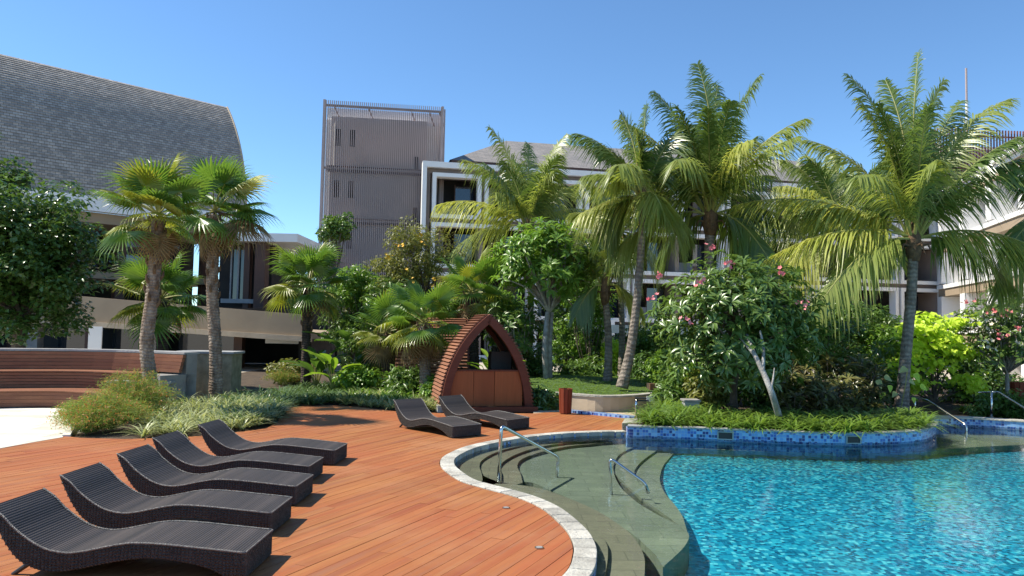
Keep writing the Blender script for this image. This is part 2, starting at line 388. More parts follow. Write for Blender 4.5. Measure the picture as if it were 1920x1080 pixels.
def watermat():
    mt, n, l, b, o = newmat('pool_water'); n.remove(b)
    v = coords(n, l, (1, 1, 1))
    h = mmath(n, l, 'ADD', noise(n, l, v, 3.2, 3, 0.5, 0, 1), mmath(n, l, 'MULTIPLY', noise(n, l, v, 11, 2, 0.5, 0, 1), 0.25))
    nb = bump(n, l, h, 0.20, 0.04)
    tr = n.new('ShaderNodeBsdfTransparent'); tr.inputs[0].default_value = (0.86, 0.97, 0.97, 1)
    gl = n.new('ShaderNodeBsdfGlossy'); gl.inputs['Roughness'].default_value = 0.02; l.new(nb, gl.inputs['Normal'])
    fz = n.new('ShaderNodeFresnel'); fz.inputs[0].default_value = 1.33; l.new(nb, fz.inputs['Normal'])
    mx = n.new('ShaderNodeMixShader'); l.new(fz.outputs[0], mx.inputs[0]); l.new(tr.outputs[0], mx.inputs[1]); l.new(gl.outputs[0], mx.inputs[2])
    l.new(mx.outputs[0], o.inputs['Surface'])
    return mt
M['water'] = watermat()

def wicker(name):
    mt, n, l, b, o = newmat(name)
    v = coords(n, l, src='uv')
    w1 = n.new('ShaderNodeTexWave'); w1.bands_direction = 'X'; w1.inputs['Scale'].default_value = 13; l.new(v, w1.inputs[0])
    w2 = n.new('ShaderNodeTexWave'); w2.bands_direction = 'Y'; w2.inputs['Scale'].default_value = 11; l.new(v, w2.inputs[0])
    h = mmath(n, l, 'MULTIPLY', w1.outputs[1], mmath(n, l, 'ADD', mmath(n, l, 'MULTIPLY', w2.outputs[1], 0.5), 0.5))
    big = noise(n, l, coords(n, l, (1.0, 0.02, 1), src='uv'), 9, 3)
    c = mixc(n, l, h, (0.012, 0.010, 0.009), (0.062, 0.053, 0.048))
    c = mixc(n, l, mmath(n, l, 'MULTIPLY', big, 0.6), c, (0.10, 0.08, 0.07))  # lighter cross stripes: strand tone, plus sheen painted into the colour
    l.new(c, b.inputs['Base Color']); b.inputs['Roughness'].default_value = 0.5; b.inputs['Specular IOR Level'].default_value = 0.35
    l.new(bump(n, l, h, 0.7, 0.006), b.inputs['Normal'])
    return mt
M['wicker'] = wicker('dark_wicker')
M['strand'] = plain('wicker_strand', (0.045, 0.040, 0.034), (0.085, 0.075, 0.064), 0.4, 30, 0.6, bscale=90)
M['braid'] = plain('wicker_braid', (0.34, 0.32, 0.29), (0.14, 0.13, 0.12), 0.4, 60, 0.8, bscale=120)  # pale colour stands in for the sheen along the edges

def box_uv(me, s=1.0):
    """UVs in metres by dominant axis."""
    uv = me.uv_layers.new(name='UVMap')
    for p in me.polygons:
        nrm = p.normal
        for li in p.loop_indices:
            c = me.vertices[me.loops[li].vertex_index].co
            if abs(nrm.z) > 0.6: uv.data[li].uv = (c.x * s, c.y * s)
            else:
                h = Vector((-nrm.y, nrm.x)); h = h.normalized() if h.length > 0 else Vector((1, 0))
                uv.data[li].uv = ((c.x * h.x + c.y * h.y) * s, c.z * s)

# ================================================================== POOL, DECK, GROUND
def smooth_path(pts, n=8, closed=False):
    out = []; k = len(pts); pts = [Vector(p) for p in pts]
    for i in range(k - 1):
        p0 = pts[max(i-1, 0)]; p1 = pts[i]; p2 = pts[i+1]; p3 = pts[min(i+2, k-1)]
        for j in range(n):
            t = j / n
            out.append(0.5 * ((2*p1) + (p2-p0)*t + (2*p0-5*p1+4*p2-p3)*t*t + (-p0+3*p1-3*p2+p3)*t**3))
    out.append(pts[-1]); return out
def arclen(path):
    s = [0]
    for a, b in zip(path, path[1:]): s.append(s[-1] + (b - a).length)
    return s
def at_len(path, s, d):
    d = max(0, min(s[-1], d))
    for i in range(len(s) - 1):
        if s[i+1] >= d:
            t = (d - s[i]) / max(1e-9, s[i+1] - s[i]); p = path[i].lerp(path[i+1], t); return p, (path[i+1] - path[i]).normalized()
    return path[-1], (path[-1] - path[-2]).normalized()

rim_px = [(1053,1080),(1073,1040),(1070,1013),(1053,987),(1013,953),(967,933),(913,918),(863,903),(833,883),(824,870),(830,857),(857,843),(890,833),(930,825),(980,817),(1047,811),(1113,808),(1168,807)]
rim = [Vector((-1.2, 1.4, 0)), Vector((-1.05, 3.0, 0)), Vector((-0.55, 4.6, 0)), Vector((0.0, 5.6, 0))] + Gs(rim_px)
rim = smooth_path(rim, 6)
def offset(path, d):
    out = []
    for i, p in enumerate(path):
        t = (path[min(i+1, len(path)-1)] - path[max(i-1, 0)]).normalized()
        out.append(p + Vector((t.y, -t.x, 0)) * d)
    return out
COPE = 0.23
rim_in = offset(rim, COPE)
# planter wall base, at water level
WATER = -0.07
pw_px = [(1176,822),(1200,823),(1300,826),(1400,830),(1500,834),(1600,836),(1680,834),(1730,829),(1752,820),(1756,812)]
pwall = smooth_path(Gs(pw_px, WATER), 5)
for p in pwall: p.z = 0
# right branch: far wall of the pool
far_px = [(1730,800),(1760,800),(1800,800),(1860,803),(1920,807),(2000,812)]
farw = Gs(far_px, WATER)
for p in farw: p.z = 0
farw = smooth_path(farw, 4)
pool_poly = [Vector((p.x, p.y, 0)) for p in rim_in] + pwall + farw + [Vector((22, 14, 0)), Vector((22, 0.5, 0)), Vector((-1.0, 0.5, 0))]

# --- ground sheet with the pool left out
def sheet_with_hole(name, outer, hole, z, mt):
    bm = bmesh.new()
    def loop(pts):
        vs_ = [bm.verts.new((p[0], p[1], z)) for p in pts]
        return [bm.edges.new((vs_[i], vs_[(i+1) % len(vs_)])) for i in range(len(vs_))]
    e = loop(outer) + loop(hole)
    bmesh.ops.triangle_fill(bm, use_beauty=True, use_dissolve=False, edges=e)
    me = bpy.data.meshes.new(name); bm.to_mesh(me); bm.free()
    for p in me.polygons:
        pass
    o = bpy.data.objects.new(name, me); COL.objects.link(o); me.materials.append(mt); return o
hole = [(p.x, p.y) for p in offset(rim, 0.10)] + [(p.x, p.y) for p in pwall] + [(p.x, p.y) for p in farw] + [(22, 14), (22, 0.5), (-0.9, 0.5)]
M['groundstone'] = plain('pale_ground', (0.46, 0.41, 0.33), (0.40, 0.355, 0.28), 0.85, 0.8, 0.2)  # kept pale so bounced sunlight fills the shaded facades
struct(sheet_with_hole('ground', [(-900,-300),(900,-300),(900,1500),(-900,1500)], hole, -0.06, M['groundstone']))
gb = [(p.x, p.y) for p in Gs([(118,816),(330,822),(522,803),(535,760),(835,776),(1062,773),(1190,786)])] + [(p.x + 0.0, p.y + 0.1) for p in pwall[3:]] + [(p.x, p.y + 0.3) for p in farw[2:]] + [(26, 18), (26, 36), (-12, 36), (-12, 26), (-9, 22)]
o = MB(); o.add([(x, y, -0.052) for x, y in gb], [tuple(range(len(gb)))]); o = struct(o.build('garden_soil', M['soil']))
if o.data.polygons[0].normal.z < 0: o.data.flip_normals()

# --- basin
DEEP = -0.62
def floor_z(y): return DEEP + (0.26 * min(1.0, max(0.0, (y - 7.0) / 7.0)))      # the floor rises towards the far side
mb = MB(); ysl = [0.4, 3, 5, 7] + [7 + k * 0.5 for k in range(1, 15)] + [16, 19, 24]
for y in ysl: mb.v += [(-3.5, y, floor_z(y)), (24, y, floor_z(y))]
mb.f = [(2*i, 2*i+1, 2*i+3, 2*i+2) for i in range(len(ysl) - 1)]
fl = struct(mb.build('pool_floor', M['floorblue'])); box_uv(fl.data)
mb = MB(); n = len(pool_poly)
for i in range(n):
    a, b = pool_poly[i], pool_poly[(i+1) % n]
    mb.add([(a.x,a.y,DEEP),(b.x,b.y,DEEP),(b.x,b.y,-0.02),(a.x,a.y,-0.02)], [(0,1,2,3)])
bw = struct(mb.build('pool_basin_wall', M['wallblue'])); box_uv(bw.data)

def region(poly_a, poly_b):
    return [(p.x, p.y) for p in poly_a] + [(p.x, p.y) for p in reversed(poly_b)]
def rim_part(px_a, px_b):
    """rim_in points between two places"""
    a = min(range(len(rim_in)), key=lambda i: (rim_in[i] - G(*px_a)).length); b = min(range(len(rim_in)), key=lambda i: (rim_in[i] - G(*px_b)).length)
    return offset(rim, COPE - 0.05)[min(a,b):max(a,b)+1]
arcs = [([(905,900),(903,887),(899,874),(905,862),(930,848),(967,837),(1013,827),(1080,820),(1163,816)], -0.11),
        ([(940,902),(940,887),(937,873),(957,857),(993,843),(1047,832),(1163,821)], -0.15),
        ([(980,905),(976,888),(970,873),(980,860),(1013,848),(1063,837),(1113,832),(1163,826)], -0.195)]
zlow = [-0.20, -0.28, -0.36]
for (apx, z), zb in zip(arcs, zlow):
    arc = smooth_path(Gs(apx, z), 5)
    rp = rim_part((880, 905), (1168, 807))
    poly = region(rp, arc)
    struct(MB().prism(poly, -0.5, z).build('pool_step', M['ledge']))
ledge_px = [(872,868),(892,884),(935,903),(1010,915),(1073,937),(1120,958),(1155,980),(1181,1000),(1199,1023),(1208,1045),(1209,1064),(1207,1085),(1195,1130),(1170,1200),(1100,1320)]
led = smooth_path(Gs(ledge_px, -0.15), 4)
rp = offset(rim, COPE - 0.05)
i0 = min(range(len(rp)), key=lambda i: (rp[i] - Vector((-0.55, 4.2, 0))).length); i1 = min(range(len(rp)), key=lambda i: (rp[i] - G(838, 884)).length)
struct(MB().prism(region(rp[i0:i1+1], led[::-1]), -0.61, -0.15).build('pool_ledge', M['ledge']))
# narrow upper bench along the near rim
led2 = smooth_path(Gs([(1040,938),(1075,960),(1096,978),(1122,998),(1136,1017),(1140,1033),(1137,1064),(1128,1090),(1090,1150),(1030,1250)], -0.10), 4)
j1 = min(range(len(rp)), key=lambda i: (rp[i] - G(1020, 940)).length)
struct(MB().prism(region(rp[i0:j1+1], led2[::-1]), -0.3, -0.10).build('pool_bench', M['ledge']))
ZS = -0.25
shelf_px = [(1163,826),(1225,829),(1190,838),(1163,851),(1151,870),(1152,890),(1165,915),(1195,942),(1235,966),(1265,981),(1291,1000),(1283,1025),(1243,1063),(1230,1041),(1200,1013),(1180,997),(1140,975),(1080,940),(1000,905),(905,895),(880,880),(880,860),(930,830),(1060,818)]
sp = Gs(shelf_px, ZS)
struct(MB().prism([(p.x, p.y) for p in smooth_path(sp[1:13], 4) + sp[13:] + [sp[0]]], -0.615, ZS).build('pool_shelf', M['shelf']))
st_a = smooth_path(Gs([(1250,832),(1212,858),(1194,875),(1190,890),(1205,915),(1233,950),(1265,978),(1288,1000)], -0.29), 4)
st_b = smooth_path(Gs([(1275,838),(1247,868),(1238,890),(1238,905),(1247,925),(1264,945),(1279,967),(1290,1002)], -0.33), 4)
back = Gs([(1265,1010),(1200,960),(1140,900),(1140,860),(1180,826)], -0.5)
struct(MB().prism([(p.x, p.y) for p in st_a + back], -0.605, -0.29).build('pool_step', M['shelf']))
struct(MB().prism([(p.x, p.y) for p in st_b + back], -0.60, -0.33).build('pool_step', M['shelf']))
# ledge along the planter wall and in the right branch
wl = smooth_path(Gs([(1215,838),(1300,841),(1400,845),(1560,850),(1700,849),(1760,844),(1800,840),(1920,834),(2050,832)], -0.22), 3)
wpts = [(p.x, p.y) for p in wl] + [(26.0, 17.0)] + [(p.x, p.y + 0.3) for p in reversed(farw)] + [(p.x, p.y + 0.25) for p in reversed(pwall)]
struct(MB().prism(wpts, -0.595, -0.22).build('pool_ledge', M['shelf']))
# --- water
wp = [Vector((p.x, p.y, 0)) for p in offset(rim, COPE - 0.03)] + [p + Vector((0, 0.06, 0)) for p in pwall] + [p + Vector((0, 0.06, 0)) for p in farw] + [Vector((22, 14, 0)), Vector((22, 0.5, 0)), Vector((-1.0, 0.5, 0))]
mb = MB(); mb.add([(p.x, p.y, WATER) for p in wp], [tuple(range(len(wp)))])
wo = mb.build('pool_water', M['water']); wo['kind'] = 'structure'
if wo.data.polygons[0].normal.z < 0: wo.data.flip_normals()

# --- coping stones
cope = bpy.data.objects.new('pool_coping', None); COL.objects.link(cope); struct(cope)
S = arclen(rim); d = 0.0
while d < S[-1] - 0.05:
    L = 0.30 + 0.04 * random.random()
    e = min(S[-1], d + L)
    ins = []; outs = []
    for k in range(5):
        p, t = at_len(rim, S, d + 0.006 + (e - d - 0.012) * k / 4)
        nn = Vector((t.y, -t.x, 0)); wv_ = COPE + 0.0
        outs.append((p.x + nn.x * 0.012, p.y + nn.y * 0.012)); ins.append((p.x + nn.x * wv_, p.y + nn.y * wv_))
    if outs[0][1] > 3.5:
        MB().prism(outs + ins[::-1], -0.11, 0.012 + 0.004 * random.random()).build('coping_stone', M['coping'], cope, bevel=0.008)
    d = e
# --- deck outline
deck_far_px = [(1168,800),(1190,784),(1130,779),(1062,771),(1000,775),(835,775),(740,771),(680,764),(620,760),(560,762),(528,768),(522,790),(500,803),(430,812),(330,821),(230,823),(150,821),(118,817),(60,827),(0,838),(-120,858),(-300,890)]
dk = [(p.x, p.y) for p in rim] + [(p.x, p.y) for p in Gs(deck_far_px)] + [(-9.5, 6.0), (-9.5, 1.4)]
def clip(poly, nx, ny, c):
    out = []
    for i in range(len(poly)):
        a, b = poly[i-1], poly[i]; da = a[0]*nx + a[1]*ny - c; db = b[0]*nx + b[1]*ny - c
        if da >= 0:
            if db >= 0: out.append(b)
            else:
                t = da / (da - db); out.append((a[0]+(b[0]-a[0])*t, a[1]+(b[1]-a[1])*t))
        elif db >= 0:
            t = da / (da - db); out.append((a[0]+(b[0]-a[0])*t, a[1]+(b[1]-a[1])*t)); out.append(b)
    return out
def area(poly): return 0.5 * sum(poly[i-1][0]*poly[i][1] - poly[i][0]*poly[i-1][1] for i in range(len(poly)))
ca, sa = math.cos(PLANK_ANG), math.sin(PLANK_ANG)       # along the boards; 25 deg right of the view
tx, ty = ca, sa; qx, qy = -sa, ca
us = [x*tx + y*ty for x, y in dk]; qs = [x*qx + y*qy for x, y in dk]
PW, GAP = 0.142, 0.005
def despike(poly):
    ch_ = True
    while ch_ and len(poly) > 3:
        ch_ = False
        for i in range(len(poly)):
            a, b, c = poly[i-1], poly[i], poly[(i+1) % len(poly)]
            v1 = (b[0]-a[0], b[1]-a[1]); v2 = (c[0]-b[0], c[1]-b[1])
            l1 = math.hypot(*v1); l2 = math.hypot(*v2)
            if l1 < 1e-6 or l2 < 1e-6 or (abs(v1[0]*v2[1]-v1[1]*v2[0]) < 1e-4*l1*l2 + 1e-9 and v1[0]*v2[0]+v1[1]*v2[1] < 0):
                poly = poly[:i] + poly[i+1:]; ch_ = True; break
    return poly
def pieces(strip, qc):
    us_ = []
    for i in range(len(dk)):
        a, b = dk[i-1], dk[i]; da = a[0]*qx + a[1]*qy - qc; db = b[0]*qx + b[1]*qy - qc
        if (da > 0) != (db > 0):
            t = da/(da-db); x = a[0]+(b[0]-a[0])*t; y = a[1]+(b[1]-a[1])*t; us_.append(x*tx + y*ty)
    us_.sort(); cuts = [-1e3] + [(us_[i] + us_[i+1])/2 for i in range(1, len(us_)-1, 2)] + [1e3]
    return [despike(clip(clip(strip, tx, ty, a), -tx, -ty, -b)) for a, b in zip(cuts, cuts[1:])]
boards = []
q = min(qs)
while q < max(qs):
    strip = clip(clip(dk, qx, qy, q + GAP/2), -qx, -qy, -(q + PW - GAP/2))
    u = min(us) - random.random() * 3.5
    parts_ = [p for p in pieces(strip, q + PW/2) if len(p) > 2] if len(strip) > 2 else []
    todo = []
    while u < max(us) and parts_:
        L = random.choice([2.4, 3.0, 3.6, 4.2])
        todo += [despike(clip(clip(p_, tx, ty, u + 0.002), -tx, -ty, -(u + L - 0.002))) for p_ in parts_]
        u += L
    for bd in todo:
        if len(bd) > 2 and abs(area(bd)) > 0.004:
            cx_ = sum(p[0] for p in bd)/len(bd); cy_ = sum(p[1] for p in bd)/len(bd)
            px_ = cx_/cy_*FPX
            vis = abs(area(bd)) / cy_**3 if abs(px_) < 1020 and cy_ > 4.0 else abs(area(bd)) / 1e5 / cy_
            boards.append((vis, bd))
    q += PW
boards.sort(key=lambda b: -b[0])
deck = bpy.data.objects.new('timber_deck', None); COL.objects.link(deck); struct(deck)
rest = MB()
for i, (v_, bd) in enumerate(boards):
    z1 = random.uniform(-0.0015, 0.0015)
    if i < 290: MB().prism(bd, -0.028, z1).build('deck_board', M['deck'], deck)
    else: rest.prism(bd, -0.028, z1)
stuff(rest.build('deck_boards_beyond', M['deck'], deck))
# two small round lights let into the boards
for px_, py_, lab in ((949, 953, 'small round metal light set in the deck, the farther of the two'), (1011, 1028, 'small round metal light set in the deck, the nearer of the two')):
    c = G(px_, py_)
    t = thing('deck_light', lab, 'deck light', c, group='deck lights')
    MB().tube([c + Vector((0,0,0.003)), c + Vector((0,0,0.010))], 0.045, 20).build('rim', M['steel'], t)
    MB().tube([c + Vector((0,0,0.0105)), c + Vector((0,0,0.013))], 0.034, 16).build('lens', M['concrete'], t)

# --- planter island with tiled wall
PT = 0.16
isl_back = Gs([(1740,780),(1650,770),(1500,762),(1380,757),(1290,755),(1215,772),(1190,792)], 0.0)
isl = [(p.x, p.y) for p in pwall] + [(p.x, p.y) for p in isl_back]
isl_in = [(p.x, p.y) for p in offset(pwall, -0.0)]
planter = thing('planter_wall', 'curved low wall of blue mosaic tiles round the planted bed', 'planter wall', pwall[len(pwall)//2])
mb = MB(); Np = len(pwall)
inn = [p + Vector((0, 0.18, 0)) for p in pwall]
for i in range(Np - 1):
    a, b, c, d_ = pwall[i], pwall[i+1], inn[i+1], inn[i]
    mb.add([(a.x,a.y,-0.98),(b.x,b.y,-0.98),(c.x,c.y,-0.98),(d_.x,d_.y,-0.98),(a.x,a.y,PT),(b.x,b.y,PT),(c.x,c.y,PT),(d_.x,d_.y,PT)],
           [(0,1,5,4),(2,3,7,6),(4,5,6,7)] + ([(0,4,7,3)] if i == 0 else []) + ([(1,2,6,5)] if i == Np-2 else []))
o = mb.build('tiled_face', M['wallblue'], planter); box_uv(o.data)
Sw = arclen(pwall); d = 0.0
while d < Sw[-1] - 0.1:
    e = min(Sw[-1], d + 0.6); poly = []; bk = []
    for k in range(4):
        p, t = at_len(pwall, Sw, d + 0.003 + (e - d - 0.006) * k / 3); nn = Vector((-t.y, t.x, 0))
        poly.append((p.x - nn.x*0.035, p.y - nn.y*0.035)); bk.append((p.x + nn.x*0.2, p.y + nn.y*0.2))
    MB().prism(poly + bk[::-1], PT + 0.002, PT + 0.035).build('coping_slab', M['cap'], planter, bevel=0.006); d = e
mb = MB(); mb.add([(p[0], p[1], PT - 0.02) for p in [(q_.x, q_.y) for q_ in inn] + [(p.x, p.y) for p in isl_back]], [tuple(range(len(inn) + len(isl_back)))])
o = struct(mb.build('planting_bed', M['soil']))
if o.data.polygons[0].normal.z < 0: o.data.flip_normals()
# pale end block where the wall meets the deck
eb = [G(1166,806), G(1204,806), G(1206,797), G(1172,796)]
o = tag(MB().prism([(p.x,p.y) for p in eb], -0.5, 0.15).build('end_block', M['coping'], bevel=0.01), 'pale stone block ending the tiled wall beside the shower post', 'stone block')
# spouts in the tiled wall
for px_, py_, lab in ((1362, 817, 'dark rectangular spout opening in the blue tiled wall, nearer the slanting grey trunk'), (1618, 827, 'dark rectangular spout opening in the blue tiled wall, nearer the bronze plants')):
    c0 = G(px_, py_ + 13, WATER); i = min(range(Np), key=lambda k: (pwall[k].x - c0.x)**2 + (pwall[k].y - c0.y)**2)
    p, t = pwall[i], (pwall[min(i+1,Np-1)] - pwall[max(0,i-1)]).normalized()
    fr = (Vector((p.x, p.y, 0)), t, Vector((-t.y, t.x, 0)))
    th = thing('water_spout', lab, 'spout', p, group='spouts in the planter wall')
    MB().fbox(fr, -0.16, 0.16, -0.022, -0.004, -0.03, -0.008).fbox(fr, -0.16, 0.16, -0.022, -0.004, 0.115, 0.135).fbox(fr, -0.16, -0.135, -0.022, -0.004, -0.008, 0.115).fbox(fr, 0.135, 0.16, -0.022, -0.004, -0.008, 0.115).build('frame', M['cap'], th)
    MB().fbox(fr, -0.134, 0.134, -0.014, -0.003, -0.0075, 0.1145).build('opening', M['black'], th)
# far wall of the right branch
fwl = thing('pool_side_wall', 'dark blue tiled wall across the water beyond the planted bed', 'pool wall', farw[len(farw)//2])
mb = MB(); mc = MB()
for i in range(len(farw) - 1):
    a, b = farw[i], farw[i+1]
    q4 = [(a.x,a.y),(b.x,b.y),(b.x,b.y+0.2),(a.x,a.y+0.2)]
    mb.prism(q4, -0.95, 0.12)
o = mb.build('tiled_face', M['wallblue'], fwl); box_uv(o.data)
for i in range(0, len(farw) - 1, 2):
    a, b = farw[i], farw[min(i+2, len(farw)-1)]
    MB().prism([(a.x+.004,a.y-0.03),(b.x-.004,b.y-0.03),(b.x-.004,b.y+0.45),(a.x+.004,a.y+0.45)], 0.122, 0.155).build('coping_slab', M['coping'], fwl, bevel=0.006)

# ================================================================== PAVING, TERRACE, LAWN
# white paved court
court = bpy.data.objects.new('paved_court', None); COL.objects.link(court); struct(court)
court_poly = [(p.x, p.y) for p in Gs([(118,816),(130,795),(190,772),(100,764),(0,764),(-200,770),(-500,800),(-600,900),(-300,889),(-120,857),(0,837),(60,826)])]
ci = 0
xs0 = min(p[0] for p in court_poly); xs1 = max(p[0] for p in court_poly); ys0 = min(p[1] for p in court_poly); ys1 = max(p[1] for p in court_poly)
y = ys0
while y < ys1:
    x = xs0 - random.random() * 0.4
    row = clip(clip(court_poly, 0, 1, y + 0.003), 0, -1, -(y + 0.45 - 0.003))
    while x < xs1:
        c_ = clip(clip(row, 1, 0, x + 0.003), -1, 0, -(x + 0.9 - 0.003)) if len(row) > 2 else []
        if len(c_) > 2 and abs(area(c_)) > 0.01 and c_[0][0] / c_[0][1] * FPX > -1100:
            MB().prism(c_, -0.05, -0.004 + random.uniform(-0.001, 0.001)).build('paving_slab', M['plaza'], court)
        x += 0.9
    y += 0.45
tag(MB().prism([(p.x, p.y) for p in Gs([(-300,893),(-120,861),(0,841),(60,830),(118,820),(118,817),(60,827),(0,838),(-120,858),(-300,890)])], -0.04, 0.006).build('court_edging', M['plaza']), 'pale stone edging strip between white court and timber deck', 'edging')

def kerb_pts():
    a = smooth_path(Gs([(116,818),(124,806),(134,795),(158,783),(192,772)]), 4); b = [p + Vector((0.14, 0.02, 0)) for p in a]
    return [(p.x, p.y) for p in a] + [(p.x, p.y) for p in b[::-1]]
tag(MB().prism(kerb_pts(), -0.05, 0.03).build('bed_kerb', M['plaza']), 'pale stone kerb between white court and feathery bushes', 'kerb')
def curved_board(path, o0, o1, z0, z1):
    a = offset(path, -o0); b = offset(path, -o1)
    return MB().prism([(p.x, p.y) for p in a] + [(p.x, p.y) for p in b[::-1]], z0, z1)
seat_path = smooth_path(Gs([(-260,778),(-120,769),(0,765),(100,764),(180,768),(225,772)]), 4)
bench = thing('terraced_bench', 'long curved timber bench in tiers with slatted back', 'bench', seat_path[10])
for k in range(4):
    curved_board(seat_path, 0.0, 0.10, 0.02 + k * 0.088, 0.02 + k * 0.088 + 0.083).build('riser_board', M['bench'], bench)
for k in range(6):
    curved_board(seat_path, -0.02 + k * 0.16, -0.02 + k * 0.16 + 0.154, 0.375, 0.40).build('step_board', M['bench'], bench)
for k in range(5):
    curved_board(seat_path[:-3], 0.96, 1.04, 0.405 + k * 0.078, 0.405 + k * 0.078 + 0.066).build('riser_board', M['bench'], bench)
for k in range(4):
    curved_board(seat_path[:-3], 0.92 + k * 0.16, 0.92 + k * 0.16 + 0.154, 0.80, 0.83).build('seat_board', M['bench'], bench)
for k in range(5):
    curved_board(seat_path, 1.60 + k * 0.025, 1.68 + k * 0.025, 0.84 + k * 0.09, 0.84 + k * 0.09 + 0.084).build('back_board', M['bench'], bench)
curved_board(seat_path, 1.05, 2.1, 0.0, 0.79).build('bench_core', M['concrete'], bench)
cw = thing('bench_wall', 'concrete wall with grey cap stones behind the timber bench', 'wall', seat_path[8] + Vector((0, 2, 0)))
curved_board(seat_path, 1.82, 2.15, 0.0, 1.30).build('wall', M['concrete'], cw)
curved_board(seat_path, 1.74, 2.22, 1.302, 1.355).build('cap', M['cap'], cw)
# stone pier and low block at the bench end
pc = G(388, 747)
pier = thing('stone_pier', 'square mossy stone pier with grey cap behind the second fan palm trunk', 'pier', pc)
MB().box(pc.x - 0.84, pc.x + 0.66, pc.y, pc.y + 0.8, -0.05, 1.25).build('shaft', M['stonepier'], pier, bevel=0.01)
MB().box(pc.x - 0.90, pc.x + 0.72, pc.y - 0.06, pc.y + 0.86, 1.252, 1.32).build('cap', M['cap'], pier, bevel=0.01)
lb = G(248, 765)
blk = thing('low_block', 'low concrete block with pale top at the end of the timber bench', 'block', lb)
MB().box(lb.x - 0.75, lb.x + 0.75, lb.y + 0.3, lb.y + 1.2, -0.05, 0.58).build('base', M['concrete'], blk, bevel=0.01)
MB().box(lb.x - 0.8, lb.x + 0.8, lb.y + 0.25, lb.y + 1.22, 0.582, 0.64).build('top', M['cap'], blk, bevel=0.01)

# raised lawn with curved cream wall
lw = smooth_path(Gs([(985,764),(1030,764),(1075,768),(1130,772),(1190,770),(1240,763),(1285,752)]), 4)
lawnwall = thing('lawn_wall', 'cream rendered curved wall holding up the lawn', 'wall', lw[10])
LZ = 0.42
curved_board(lw, 0.0, 0.22, -0.05, LZ - 0.05).build('wall', M['cream'], lawnwall)
curved_board(lw, -0.03, 0.25, LZ - 0.048, LZ).build('cap', M['coping'], lawnwall)
lb_ = offset(lw, -0.2)
lawn_pts = [(p.x, p.y) for p in lb_] + [(7.5, 31), (-1.0, 31), (-0.6, 22)]
nx_, ny_ = 60, 60
mb = MB(); gx = np.linspace(-1.2, 8.2, nx_); gy = np.linspace(18.0, 31.5, ny_)
def inside(x, y, poly):
    c = False; n_ = len(poly)
    for i in range(n_):
        x1, y1 = poly[i-1]; x2, y2 = poly[i]
        if (y1 > y) != (y2 > y) and x < (x2-x1)*(y-y1)/(y2-y1)+x1: c = not c
    return c
lawnc = clip(lawn_pts, 0, 1, 0)
bm = bmesh.new(); f = bm.faces.new([bm.verts.new((x, y, LZ - 0.03)) for x, y in lawn_pts])
bmesh.ops.triangulate(bm, faces=[f]); bmesh.ops.subdivide_edges(bm, edges=bm.edges[:], cuts=4, use_grid_fill=True)
for v in bm.verts: v.co.z += 0.22 * math.exp(-((v.co.x-2.2)**2/6 + (v.co.y-24.5)**2/5)) + (0.02 if v.co.y > 21 else 0)
me = bpy.data.meshes.new('lawn'); bm.to_mesh(me); bm.free(); me.shade_smooth()
lawn = bpy.data.objects.new('lawn', me); COL.objects.link(lawn); me.materials.append(M['lawn']); struct(lawn)
if lawn.data.polygons[0].normal.z < 0: lawn.data.flip_normals()
def lawn_z(x, y): return LZ - 0.03 + 0.22 * math.exp(-((x-2.2)**2/6 + (y-24.5)**2/5)) + 0.02
# cream paving in front of the lawn wall and the tiled channel
pv = Gs([(1000,776),(1062,772),(1130,780),(1192,785),(1240,780),(1290,760),(1285,753),(1240,764),(1190,771),(1130,773),(1075,769),(1000,765)])
struct(MB().prism([(p.x, p.y) for p in pv], -0.055, -0.01).build('side_path', M['cream']))
ch = smooth_path(Gs([(1060,773),(1100,777),(1150,782),(1196,787)]), 3)
o = tag(curved_board(ch, 0.0, 0.14, -0.03, 0.07).build('tiled_channel', M['wallblue']), 'low blue and white tiled kerb along the far edge of the deck', 'tiled kerb'); box_uv(o.data)

# ================================================================== BUILDINGS
def frame_at(o, deg):
    return (Vector((o[0], o[1], 0)), Vector((math.cos(R(deg)), math.sin(R(deg)), 0)), Vector((-math.sin(R(deg)), math.cos(R(deg)), 0)))

# --- hall on the left with the big curved shingle roof
ax = Vector((0.695, 0.719, 0)); no = Vector((0.719, -0.695, 0))
E = Vector((-19.65, 50.0, 0))
hall = thing('shingled_hall', 'large hall under a dark curved shingle roof at the left', 'building', E - ax * 10)
RHO, PH0, PH1, ZT = 12.2, R(3), R(44), 16.8
TL = 36.0; NC = 46
zc = ZT - RHO * math.sin(PH1); sc_ = RHO * math.cos(PH1)
V = []; Fq = []; UV = []
for i in range(NC):
    f0 = PH0 + (PH1 - PH0) * i / NC; f1 = PH0 + (PH1 - PH0) * (i + 1) / NC
    for ph, ex in ((f0, 0.045), (f1 + 0.004, 0.0)):
        s_ = (RHO + ex) * math.cos(ph) - sc_; z_ = zc + (RHO + ex) * math.sin(ph)
        for t_ in (0.0, TL):
            p = E + no * s_ - ax * t_; V.append((p.x, p.y, z_)); UV.append((t_, RHO * (f0 if ex else f1)))
    b = len(V) - 4; Fq.append((b, b+2, b+3, b+1))
    # small butt face under the course
    s_ = (RHO - 0.01) * math.cos(f0) - sc_; z_ = zc + (RHO - 0.01) * math.sin(f0)
    for t_ in (0.0, TL):
        p = E + no * s_ - ax * t_; V.append((p.x, p.y, z_)); UV.append((t_, RHO * f0 - 0.05))
    Fq.append((b, b+1, b+5, b+4))
